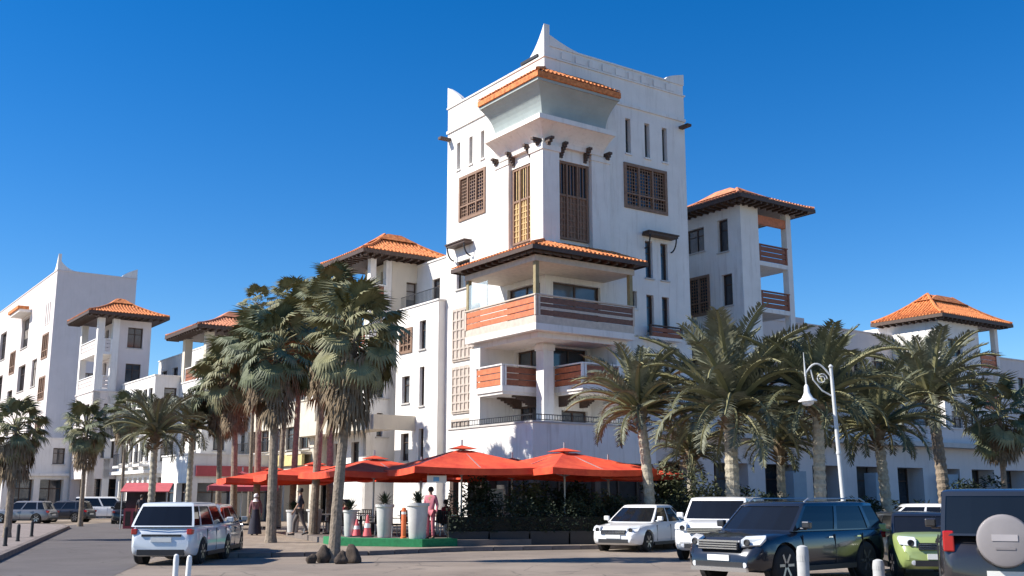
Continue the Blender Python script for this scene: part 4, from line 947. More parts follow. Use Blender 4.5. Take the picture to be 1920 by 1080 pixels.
def cone(px, D, label, m, h=.75):
    t = thing('traffic_cone', label, 'cone', at(px, D) + Vector((0,0,.36))); b = MB(); b.box(-.2,.2,-.2,.2,0,.04); b.build('cone_base', PLAST, t)
    b = MB(); b.lathe([(.15,.04),(.09,h*.5),(.03,h)], 16); smooth_by_angle(b.build('cone_body', m, t), 50)
    b = MB(); b.lathe([(.112,h*.42),(.086,h*.62)], 16); b.build('white_band', WHITEP, t)
ORG = mat('orange_plastic', (.75,.16,.05), .6, .1, 5); PNK = mat('pinkish_red_plastic', (.72,.12,.13), .6, .1, 5)
cone(688, 37.3, 'pinkish red cone between two white planters', PNK)
cone(668, 37.8, 'red cone right beside the slim white planter', PNK, .6)
def post(px, D, h, r, label, m, name='bollard', cat='bollard', z0=0.0, cap=None, lean=0):
    t = thing(name, label, cat, at(px, D) + Vector((0,0,z0))); b = MB(); b.lathe([(r*1.25,0),(r*1.25,.05),(r,.06),(r,h-.08),(r*.85,h-.02),(r*.3,h)], 16); o = b.build('shaft', m, t); smooth_by_angle(o)
    b = MB(); b.lathe([(r*1.03,h*.78),(r*1.03,h*.86)], 16); b.build('band', cap or m, t); t.rotation_euler = (0, lean, 0)
post(756, 36.3, 1.0, .08, 'orange post beside the corner planter', ORG, 'marker_post', 'post', .36, WHITEP)
post(326, 18.4, .74, .045, 'left one of two thin white bollards behind the silver-white hatchback', WHITEP)
post(349, 18.8, .70, .045, 'right one of two thin white bollards behind the silver-white hatchback', WHITEP, lean=.03)
post(1511, 15.6, 1.0, .085, 'pale grey bollard standing in front of the dark off-roader door', mat('pale_concrete', (.42,.42,.41), .85, .12, 5))
post(1652, 17.2, .72, .09, 'short pale bollard beside the dark off-roader rear wheel', mat('pale_concrete', (.42,.42,.41)))
for i, (x, y) in enumerate(((-11.2,19.6),(-12.2,22.8),(-13.3,26.0),(-14.4,29.2),(-15.6,32.6),(-16.8,36.0),(-18.2,40.0),(-19.9,45.0))):
    if y < 26: continue
    px = 960 + FPX*x/(y*math.cos(PITCH)); t = None
    post(px, y, .62, .06, 'small dark bollard on the left pavement, %s' % ('nearest to the camera', 'second from the camera', 'third from the camera', 'fourth from the camera', 'fifth from the camera', 'farthest along the kerb')[[26.0,29.2,32.6,36.0,40.0,45.0].index(y)], PLAST, z0=.12)

# chairs and tables
def make_chair(loc, rz, label):
    t = thing('cafe_chair', label, 'chair', loc, rz, 'cafe chairs under the parasols')
    W_ = mat('dark_wicker', (.05,.045,.04), .8, .3, 30, .5, 90)
    b = MB(); b.box(-.23,.23,-.22,.22,.42,.47); b.build('seat', W_, t)
    b = MB()
    for k in range(7): a = R(-60+20*k); b.bar((.26*math.sin(a), -.18-.08*math.cos(a), .47), (.28*math.sin(a), -.22-.1*math.cos(a), .88), .075, .02)
    b.bar((-.24,-.24,.88),(.24,-.24,.88),.05,.04); b.build('backrest', W_, t)
    for sx in (-1,1):
        b = MB(); b.bar((sx*.25,-.2,.66),(sx*.25,.2,.66),.04,.03); b.build('armrest', W_, t)
        for sy in (-1,1): b = MB(); b.bar((sx*.2,sy*.18,.42),(sx*.23,sy*.22,0),.03); b.build('leg', ALU, t)
    return t
def make_table(loc, rz, label):
    t = thing('cafe_table', label, 'table', loc, rz, 'cafe tables under the parasols')
    b = MB(); b.box(-.4,.4,-.4,.4,.72,.755); b.build('table_top', mat('pale_table_top', (.5,.47,.43), .4, .1, 5), t)
    b = MB(); b.tube([(0,0,.03),(0,0,.72)], .035, 8); b.build('pedestal', IRON, t); b = MB(); b.box(-.25,.25,-.03,.03,0,.03); b.box(-.03,.03,-.25,.25,0,.031); b.build('foot', IRON, t)
    return t
tabs = [(-7.2,43.0),(-5.6,40.6),(-6.4,46.0),(-3.6,39.6),(-2.0,41.2),(.2,41.4),(1.8,42.6),(-3.6,44.4),(-.4,45.0)]
where = ['at the left end of the terrace', 'behind the slim white planter', 'far back at the left', 'behind the second large planter', 'behind the corner planter', 'behind the hedge, under the largest parasol', 'behind the hedge at its right end', 'mid terrace between parasol poles', 'far back near the podium columns']
ct = 0
c0 = t0 = None
for i, ((x, y), wh) in enumerate(zip(tabs, where)):
    if t0 is None: t0 = make_table((x,y,.3), .3, ''); t = t0
    else: t = copy_tree(t0); t.location = (x,y,.3); t.rotation_euler = (0,0,.3+.2*i)
    t['label'] = 'pale-topped cafe table ' + wh
    for j, an in enumerate((.4, 2.2, 3.6)):
        a = an + i*.5; px_, py_ = x+.72*math.cos(a), y+.72*math.sin(a)
        if c0 is None: c0 = make_chair((px_,py_,.3), a+math.pi/2, ''); c = c0
        else: c = copy_tree(c0); c.location = (px_,py_,.3); c.rotation_euler = (0,0,a+math.pi/2)
        c['label'] = ('dark wicker chair, %s of the table ' % ('right','left','near side')[j]) + wh.split(',')[0]
# menu boards seen as pale rectangles in the shade
def board(px, D, w_, h, z, label):
    t = thing('menu_board', label, 'sign', at(px, D) + Vector((0,0,.3)), .15)
    b = MB(); b.box(-w_/2,w_/2,-.02,.02,z,z+h); b.build('panel', WHITEP, t)
    b = MB()
    for s in (-1,1): b.bar((s*w_*.45,.03,0),(s*w_*.45,.03,z+h),.03)
    b.build('frame', ALU, t)
    l = MB()
    for k in range(4): l.box(-w_*.35, w_*(.1+.07*k), -.024, -.0215, z+h*(.2+.18*k), z+h*(.2+.18*k)+.03)
    l.build('print_lines', PLAST, t)
board(897, 40.6, .32, .52, .95, 'narrow white menu board in the shade beneath the largest parasol')
board(931, 40.0, .5, .75, .95, 'wider white menu board right of the narrow one in the shade')
t = thing('hanging_sign', 'small white and blue sign hanging at the parasol edge above the corner planter', 'sign', at(819, 36.9, 2.5) + Vector((0,0,2.30)), .2)
b = MB(); b.box(-.33,.33,-.02,.02,-.12,.12); b.build('panel', WHITEP, t); b = MB(); b.box(-.12,.08,-.026,-.0215,-.07,.07); b.build('emblem', mat('sky_blue_print', (.15,.42,.75), .5, .05), t)
b = MB(); b.bar((-.3,0,.12),(-.3,0,.32),.01); b.bar((.3,0,.12),(.3,0,.32),.01); b.build('hanger', ALU, t)
# cafe front under the podium: near-black opaque panels stand in for deep shade
t = thing('glazed_pavilion', 'cafe frontage with near-black panels for the deep shade under the white parapet', 'shop front', ab(-2.2,-2.2), RZ)
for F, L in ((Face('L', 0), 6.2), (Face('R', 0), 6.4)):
    b = MB(); F.box(b, .0, L, -.12, -.04, .12, 3.3); b.build('shade_panel', DARKIN, t)
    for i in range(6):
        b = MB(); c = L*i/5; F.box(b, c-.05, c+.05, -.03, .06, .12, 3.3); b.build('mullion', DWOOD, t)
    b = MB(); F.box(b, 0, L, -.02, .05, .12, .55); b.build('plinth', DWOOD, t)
# low planting rocks/pots round the near palm
ROCK = mat('dark_rock', (.075,.055,.042), .95, .35, 4, .8, 12)
for i, (px, D, s, lab) in enumerate(((583, 28.6, .22, 'small dark boulder left of the nearest palm trunk'), (608, 28.9, .38, 'big dark boulder against the left of the nearest palm trunk'), (640, 28.4, .26, 'dark boulder just right of the nearest palm trunk'), (662, 28.8, .36, 'upright dark boulder furthest right of the nearest palm trunk'))):
    rnd = random.Random(i+40); bm = bmesh.new(); bmesh.ops.create_icosphere(bm, subdivisions=3, radius=1)
    for v in bm.verts:
        k = 1 + .22*math.sin(v.co.x*3.1+i*2)*math.cos(v.co.y*2.7+i) + .12*math.sin(v.co.z*5+i) + rnd.uniform(-.035,.035); v.co *= k; v.co.z = max(-.5, v.co.z)
    me = bpy.data.meshes.new('boulder'); bm.to_mesh(me); bm.free(); me.materials.append(ROCK)
    for p_ in me.polygons: p_.use_smooth = True
    o = link('boulder', me); s *= .8; o.scale = (s*.8, s*.7, s); o.location = at(px, D) + Vector((0,0,s*.42)); tag(o, lab, 'boulder', 'boulders round the nearest palm')

# ---------------------------------------------------------------- street lamp
lp = thing('street_lamp', 'white street lamp with curled bracket and hanging bell lantern', 'street lamp', at(1592, 28.5), 0)
b = MB(); H = Q(690, 28.5)
b.lathe([(.15,0),(.15,.5),(.10,.6),(.085,.9),(.06,1.0),(.055,H*.6),(.045,H)], 14); b.lathe([(.065,H*.55),(.072,H*.55+.04),(.065,H*.55+.08)], 14); b.lathe([(.05,H),(.07,H+.04),(.02,H+.1)], 12)
LGREY = mat('lamp_grey_paint', (.55,.56,.55), .5, .12, 5)
lpo = b.build('post', LGREY, lp); smooth_by_angle(lpo); lp.rotation_euler = (0, R(-2.0), 0)
b = MB(); A_ = .70
arc_ = [(-A_*t, 0, H-.25+.38*math.sin(math.pi*t*.9)) for t in [k/10 for k in range(11)]]
b.tube(arc_, .026, 8); b.tube([(-.04,0,H-.75),(-.28,0,H-.6),(-.5,0,H-.3),(-.55,0,H-.02)], .022, 6)
b.tube([(-.27+.15*math.cos(a)*(1-a/14), 0, H-.28+.15*math.sin(a)*(1-a/14)) for a in [k*.5 for k in range(20)]], .018, 6)
b.tube([(-A_,0,H-.2),(-A_,0,H+.45)], [.03,.008], 8); b.tube([(-A_,0,H-.13),(-A_,0,H-.45)], .02, 6); b.build('bracket', LGREY, lp)
b = MB(); b.lathe([(.03,0),(.06,-.05),(.08,-.22),(.15,-.36),(.24,-.42),(.245,-.45)], 18, (-A_,0,H-.42)); smooth_by_angle(b.build('lantern_shade', WHITEP, lp), 60)
b = MB(); b.lathe([(.17,-.45),(.15,-.52),(.06,-.57)], 14, (-A_,0,H-.42)); b.build('lantern_glass', LAMPG, lp)

# ---------------------------------------------------------------- cars
def lerp_list(pts, x):
    if x <= pts[0][0]: return pts[0][1]
    for (a, b_), (c, d) in zip(pts[:-1], pts[1:]):
        if x <= c:
            t = (x-a)/(c-a); return b_ + (d-b_)*t
    return pts[-1][1]
def car(label, cat, loc, heading, paint, L=4.3, W=1.76, H=1.5, hood=.95, belt=.95, clr=.20, ws=(.22,.42), rear=(.93,.86), deckr=None, wr=.32, axle=(.19,.80),
        name='parked_car', roofm=None, spare=False, rack=False, plate_text=None, lower=None, group='cars parked on the street', chrome_grille=False, wb=None):
    """x forward. ws = windscreen base/top as fractions of length from the nose, rear = rear glass base/top"""
    t = thing(name, label, cat, loc, heading, group)
    X = lambda f: L/2 - f*L
    roofm = roofm or paint; hw = W/2
    deckr = deckr or belt
    prof = [(0,.56),(.012,.66),(.05,hood-.13),(.10,hood-.07),(ws[0],hood),(ws[0]+.06,belt),(rear[0]-.04,deckr),(.965,deckr-.05),(.99,deckr-.16),(1,deckr-.32)]
    bot = [(0,clr+.12),(.03,clr+.02),(.08,clr),(.92,clr),(.97,clr+.04),(1,clr+.14)]
    wid = [(0,.74),(.015,.83),(.05,.93),(.12,.985),(.25,1),(.75,1),(.90,.975),(.96,.93),(.99,.86),(1,.80)]
    fs = sorted({0,.006,.015,.03,.05,.08,.12,.18,.25,.33,.42,.5,.58,.67,.75,.82,.88,.92,.95,.97,.985,.995,1})
    body = MB(); rings = []
    for f in fs:
        w_ = hw*lerp_list(wid, f); zb = lerp_list(bot, f); zd = lerp_list(prof, f); x = X(f); md = zb + (zd-zb)*.55
        half = [(0,zb),(w_*.80,zb),(w_*.93,zb+.035),(w_*.985,zb+.12),(w_,zb+(md-zb)*.6),(w_*1.0,md),(w_*.985,md+(zd-md)*.45),(w_*.965,zd-.10),(w_*.93,zd-.045),(w_*.86,zd-.012),(w_*.6,zd+.008),(0,zd+.018)]
        rings.append([(x, y, z) for y, z in half] + [(x, -y, z) for y, z in half[-2:0:-1]])
    n = len(rings[0]); vs = [v for r_ in rings for v in r_]
    qs = [(i*n+k, i*n+(k+1)%n, (i+1)*n+(k+1)%n, (i+1)*n+k) for i in range(len(rings)-1) for k in range(n)]
    body.add(vs, qs + [tuple(range(n)), tuple((len(rings)-1)*n+k for k in range(n))])
    ob = body.build('body', paint, t)
    cut = MB(); wxs = [X(axle[0]), X(axle[1])]
    for wx in wxs:
        for s in (-1, 1): cut.lathe([(wr*1.16,-.16),(wr*1.16,.16)], 28, (wx, s*(hw-.10), wr), 'y')
    cm = cut.build('cutter', PLAST); cm.matrix_world = Matrix.Identity(4)
    tmp = link('tmp', ob.data); md_ = tmp.modifiers.new('b', 'BOOLEAN'); md_.object = cm; md_.operation = 'DIFFERENCE'; md_.solver = 'EXACT'
    dg = bpy.context.evaluated_depsgraph_get(); dg.update(); nm = bpy.data.meshes.new_from_object(tmp.evaluated_get(dg))
    bpy.data.objects.remove(tmp); bpy.data.objects.remove(cm); nm.name = 'body'; ob.data = nm
    smooth_by_angle(ob, 32)
    # wheel wells: dark liners
    for wx in wxs:
        for s in (-1,1): wl = MB(); wl.lathe([(wr*1.15,-.10),(wr*1.15,.02)], 24, (wx, s*(hw-.155), wr), 'y'); wl.build('wheel_liner', PLAST, t)
    # cabin
    x0, x1, x2, x3 = X(ws[0]), X(ws[1]), X(rear[1]), X(rear[0]); zb = belt-.03; zr = H-.05; wb_ = hw*.925; wt = hw*(wb or .76)
    yf = [-1,-.93,-.5,0,.5,.93,1]; sf = [0,.045,.42,.455,.80,.84,1.0] if (rear[0]-ws[0]) > .6 else [0,.05,.47,.51,.93,.96,1.0]
    zf = [0,.05,.35,.65,.90,1.0]
    def ringat(v):
        bulge = math.sin(math.pi*.5*v)**.9*.0; xa = x0+(x1-x0)*v; xb = x3+(x2-x3)*v; w_ = wb_+(wt-wb_)*(v**1.25); z = zb+(zr-zb)*v
        r_ = [(xa + .10*(1-abs(y)**2.2) - .10*abs(y)**6*.3, w_*y, z) for y in yf]
        r_ += [(xa+(xb-xa)*s_, w_*(1+.025*math.sin(math.pi*s_)), z) for s_ in sf[1:-1]]
        r_ += [(xb - .06*(1-abs(y)**2.2), w_*y, z) for y in yf[::-1]]
        r_ += [(xb+(xa-xb)*(1-s_), -w_*(1+.025*math.sin(math.pi*s_)), z) for s_ in sf[1:-1][::-1]]
        return [Vector(p) for p in r_]
    RR = [ringat(v) for v in zf]; n = len(RR[0]); nf = len(yf); nsd = len(sf)
    cab = MB(); wsn, rwn, sdw = MB(), MB(), [MB(), MB()]
    def kindof(k):
        if k < nf-1: return 'p' if k in (0, nf-2) else 'f'
        k -= nf-1
        if k < nsd-1: return 'p' if k in (0, 2, 4) else 's0'
        k -= nsd-1
        if k < nf-1: return 'p' if k in (0, nf-2) else 'r'
        k -= nf-1
        j = nsd-2-k
        return 'p' if j in (0, 2, 4) else 's1'
    for i in range(len(zf)-1):
        for k in range(n):
            a, b_, c, d = RR[i][k], RR[i][(k+1)%n], RR[i+1][(k+1)%n], RR[i+1][k]; kd = kindof(k)
            if kd == 'p' or i in (0, len(zf)-2): cab.quad(a, b_, c, d)
            else:
                nn = (b_-a).cross(d-a).normalized(); cen = Vector((0,0,nn.z)); mid = (a+c)/2
                if nn.dot(mid - Vector((mid.x*.5,0,mid.z))) < 0: nn = -nn
                off = -nn*.012; {'f': wsn, 'r': rwn, 's0': sdw[0], 's1': sdw[1]}[kd].quad(a+off, b_+off, c+off, d+off)
    top = RR[-1]; cx = sum(p.x for p in top)/n
    pr = top
    for sc_, dz in ((.96,.022),(.85,.04),(.5,.052)):
        nx = [Vector((cx+(p.x-cx)*sc_, p.y*sc_, zr+dz)) for p in top]
        for k in range(n): cab.quad(pr[k], pr[(k+1)%n], nx[(k+1)%n], nx[k])
        pr = nx
    cab.add(pr, [tuple(range(n))])
    co = cab.build('cabin', roofm, t, fix=False); bm = bmesh.new(); bm.from_mesh(co.data); bmesh.ops.remove_doubles(bm, verts=bm.verts, dist=1e-4); bmesh.ops.recalc_face_normals(bm, faces=bm.faces); bm.to_mesh(co.data); bm.free(); smooth_by_angle(co, 40)
    wsn.build('windscreen', CGLASS, t, True); rwn.build('rear_window', CGLASS, t, True)
    for s_ in sdw: s_.build('side_window', CGLASS, t, True)
    # wheels
    wm = MB(); wm.lathe([(wr*.62,-.10),(wr*.93,-.105),(wr,-.07),(wr,.07),(wr*.93,.105),(wr*.62,.10)], 28, (0,0,0), 'y'); tyre = wm.mesh('tyre', RUBBER, True)
    rm = MB(); rm.lathe([(wr*.64,.03),(wr*.66,.09),(wr*.60,.095),(wr*.56,.05),(.02,.045)], 24, (0,0,0), 'y'); rm.lathe([(.07,.045),(.06,.085),(.02,.09)], 12, (0,0,0), 'y')
    for k in range(6):
        a = k*math.pi/3; rm.bar((.05*math.cos(a), .075, .05*math.sin(a)), (wr*.62*math.cos(a), .085, wr*.62*math.sin(a)), .05, .05, Vector((0,1,0)))
    rim = rm.mesh('rim', RIMM, False)
    for wx in wxs:
        for s in (-1,1):
            we = link('wheel', None, t); we.location = (wx, s*(hw-.115), wr); we.rotation_euler = (0,0,0 if s > 0 else math.pi)
            link('tyre', tyre, we); link('rim', rim, we)
    # lamps, grille, bumpers
    zl = hood-.22; fw = hw*.86
    for s in (-1,1):
        h = MB(); h.add([(X(.012),s*fw*.62,zl-.07),(X(.012),s*fw*.62,zl+.05),(X(.04),s*fw*1.05,zl-.03),(X(.07),s*fw*1.09,zl+.08),(X(.045),s*fw*.62,zl+.11),(X(.085),s*fw*1.04,zl+.13),(X(.06),s*fw*.5,zl-.05),(X(.10),s*fw*.8,zl)],
                        [(0,2,3,1),(1,3,5,4)])
        o = h.build('headlight', LAMPG, t, fix=False); sm = o.modifiers.new('s','SOLIDIFY'); sm.thickness = .07; sm.offset = 0; bv = o.modifiers.new('b','BEVEL'); bv.width = .012; bv.segments = 2
        r_ = MB(); zq = deckr-.24; r_.box(X(1)-.012+.02, X(.945), min(s*hw*.73,s*hw*.90), max(s*hw*.73,s*hw*.90), zq, zq+(.14 if not spare else .3)); o = r_.build('tail_light', TAILR, t); bv = o.modifiers.new('b','BEVEL'); bv.width = .02; bv.segments = 2
        m_ = MB(); my = s*(hw+.10); m_.box(X(ws[0])-.34, X(ws[0])-.22, my-.09, my+.09, belt+.03, belt+.17); m_.box(X(ws[0])-.32, X(ws[0])-.26, min(my, s*hw*.9), max(my, s*hw*.9), belt, belt+.05); o = m_.build('wing_mirror', paint, t); bv = o.modifiers.new('b','BEVEL'); bv.width = .03; bv.segments = 2
        for f in (ws[0]+.06, ws[0]+.30, ws[0]+.52):            # door shut lines
            if f > rear[0]-.1: continue
            d_ = MB(); d_.box(X(f)-.006, X(f)+.006, min(s*(hw-.02),s*(hw+.003)), max(s*(hw-.02),s*(hw+.003)), clr+.12, belt-.10); d_.build('door_gap', PLAST, t)
        for f in (ws[0]+.26, ws[0]+.48):
            if f > rear[0]-.1: continue
            d_ = MB(); d_.box(X(f)-.07, X(f)+.07, min(s*(hw-.03),s*(hw+.025)), max(s*(hw-.03),s*(hw+.025)), belt-.17, belt-.14); d_.build('door_handle', CHROME if chrome_grille else paint, t)
        d_ = MB(); d_.box(X(axle[1])+wr*1.2, X(axle[0])-wr*1.2, min(s*(hw-.05),s*(hw+.008)), max(s*(hw-.05),s*(hw+.008)), clr+.0, clr+.10); d_.build('sill', lower or PLAST, t)
    for s in (-1,1):
        g = MB(); g.lathe([(.066,-.03),(.066,.0),(.05,.004),(.045,-.01),(.01,-.012)], 16, (X(.012)+.012, s*fw*.78, zl+.02), 'x'); g.build('lamp_ring', PLAST, t)
        g = MB(); g.lathe([(.05,-.03),(.05,.008),(.02,.012)], 12, (X(.0)-.005, s*fw*.74, clr+.15), 'x'); g.build('fog_lamp', LAMPG, t)
    if chrome_grille:
        g = MB(); g.box(X(0)-.04, X(-.008), -fw*.82, fw*.82, clr+.02, clr+.10); g.box(X(0)-.03, X(-.010), -fw*.60, fw*.60, zl+.025, zl+.06); g.build('chrome_trim', CHROME, t)
    g = MB(); g.box(X(.008)-.02, X(-.004), -fw*.58, fw*.58, zl-.12, zl+.02); gr = g.build('grille', PLAST, t)
    for k in range(3):
        s_ = MB(); s_.box(X(-.004)-.01, X(-.009), -fw*.57, fw*.57, zl-.11+k*.045, zl-.09+k*.045); s_.build('grille_bar', CHROME, gr)
    g = MB(); g.box(X(.012)-.02, X(-.003), -fw*.7, fw*.7, clr+.08, clr+.2); g.build('air_intake', PLAST, t)
    g = MB(); g.box(X(0)-.01, X(-.006), -.26, .26, clr+.22, clr+.33); g.build('front_plate', PLATE, t)
    g = MB(); g.box(X(1)-.02, X(.985), -fw*.8, fw*.8, clr+.05, clr+.19); g.build('rear_bumper', lower or PLAST, t)
    if not spare:
        g = MB(); g.box(X(1)-.022, X(1)+.02, -.26, .26, deckr-.42, deckr-.31); g.build('rear_plate', PLATE, t)
        g = MB(); g.box(X(1)-.016, X(1)+.02, -.50, .50, deckr-.29, deckr-.235); g.build('plate_garnish', PLAST if not chrome_grille else CHROME, t)
    if rack:
        for s in (-1,1):
            g = MB(); g.tube([(x1-.15,s*wt*.9,H-.02),(x1-.3,s*wt*.9,H+.05),(x2+.3,s*wt*.9,H+.05),(x2+.1,s*wt*.9,H-.02)], .018, 6); g.build('roof_rail', ALU, t)
    if spare:
        xc = X(1)-.03; zc_ = 1.06
        g = MB(); g.lathe([(.25,.0),(.355,-.01),(.37,-.05),(.37,-.17),(.35,-.21),(.30,-.225),(.02,-.228)], 36, (xc,0,zc_), 'x'); cv = g.build('spare_wheel_cover', mat('pale_wheel_cover', (.26,.24,.24), .45, .06, 4), t); smooth_by_angle(cv, 40)
        g = MB(); g.box(xc-.236, xc-.229, -.17, .17, zc_+.0, zc_+.09); g.build('badge_print', mat('badge_print_white', (.42,.39,.39), .5, .05), cv)
        g = MB(); g.box(xc-.236, xc-.229, -.13, .13, zc_-.12, zc_-.09); g.build('badge_print', mat('badge_grey', (.22,.2,.2), .5, .05), cv)
        g = MB(); g.box(X(1)-.05, X(1)+.02, -.34, .26, .50, .63); g.build('rear_plate', PLATE, t)
        g = MB(); g.box(X(1)-.12, X(.98), -hw*.93, hw*.93, .38, .60-.11); g.build('rear_bumper_bar', PLAST, t)
    return t
PW = lambda n, c, mt=.0, r=.28: mat('paint_'+n, c, r, .02, 1, metal=mt, coat=.8)
hd = math.pi/2          # heading straight away from the camera
p = at(299, 27.6)
car('pale silver-white hatchback with lit tail, driving away down the street', 'car', (p.x, p.y+2.0, 0), hd, PW('silver_white', (.62,.66,.70)), L=4.0, W=1.72, H=1.56, hood=.96, belt=.98, deckr=1.0, ws=(.20,.38), rear=(.985,.90), group='cars driving in the street')
car('silver hatchback half hidden on the right of the pale one', 'car', (*at(383, 32.6).xy, 0), hd+.08, PW('grey_silver', (.36,.37,.38), .3), L=4.1, W=1.74, H=1.5, ws=(.20,.40), rear=(.98,.87), deckr=.98)
def hv(th): return math.atan2(-math.cos(R(th)), -math.sin(R(th)))
p = at(1178, 35.9)
car('small white saloon nosing out left of the other parked cars', 'car', (p.x+.55, p.y+.4, 0), hv(33), PW('white', (.78,.78,.77)), L=4.3, W=1.74, H=1.46, ws=(.27,.45), rear=(.90,.72), deckr=.98, belt=.92, hood=.88, wb=.70)
p = at(1342, 30.2)
car('white off-roader between the small white saloon and the dark one', 'car', (p.x+.5, p.y+1.2, 0), hv(24), PW('bright_white', (.80,.80,.79)), L=4.6, W=1.9, H=1.70, hood=1.08, belt=1.10, clr=.26, ws=(.25,.36), rear=(.98,.92), wr=.38, deckr=1.08, wb=.82)
p = at(1475, 22.8)
car('dark blue-grey off-roader with chrome grille, nearest in the parking row', 'car', (p.x+.15, p.y+.2, 0), hv(49), PW('dark_blue_grey', (.022,.026,.036), .35, .22), L=4.75, W=1.9, H=1.60, hood=1.02, belt=1.04, clr=.25, ws=(.25,.38), rear=(.98,.91), wr=.38, deckr=1.06, rack=True, chrome_grille=True, wb=.80)
p = at(1760, 22.6)
car('lime green hatchback with black roof between the two dark off-roaders', 'car', (p.x+.35, p.y+1.9, 0), hv(8), PW('lime_green', (.27,.34,.12)), L=3.8, W=1.68, H=1.36, hood=.95, belt=.95, ws=(.20,.36), rear=(.98,.88), roofm=PW('black', (.015,.015,.017)))
p = at(1905, 15.8)
car('grey boxy off-roader at the right edge with pale spare wheel cover on its tail', 'car', (p.x+.68, p.y+1.9, 0), hd-.38, PW('graphite', (.035,.033,.036), .3, .25), L=4.2, W=1.82, H=1.80, hood=1.10, belt=1.15, clr=.30, ws=(.28,.36), rear=(.995,.975), wr=.39, deckr=1.13, spare=True, rack=False, wb=.86)
car('white saloon with red tail light seen beyond the lime green car', 'car', (*at(1722, 34.5).xy, 0), R(165), PW('white', (.78,.78,.77)), L=4.3, ws=(.26,.42), rear=(.88,.74), deckr=.98)
car('dark saloon parked far down the street by the kiosk', 'car', (*at(236, 74).xy, 0), hd+.3, PW('near_black', (.03,.03,.035), .2), L=4.3, ws=(.26,.42), rear=(.88,.74))
car('white van-like car parked far off before the arcade', 'car', (*at(195, 86).xy, 0), R(10), PW('white', (.78,.78,.77)), L=4.4, H=1.8, ws=(.12,.3), rear=(.99,.97), belt=1.05, hood=1.0, deckr=1.05)
car('dark hatchback parked at the far left beyond the pavement', 'car', (*at(120, 78).xy, 0), R(175), PW('near_black', (.03,.03,.035), .2), L=4.0)
car('grey hatchback far left beside the arcade columns', 'car', (*at(45, 74).xy, 0), R(178), PW('mid_grey', (.2,.2,.21), .3), L=4.0)

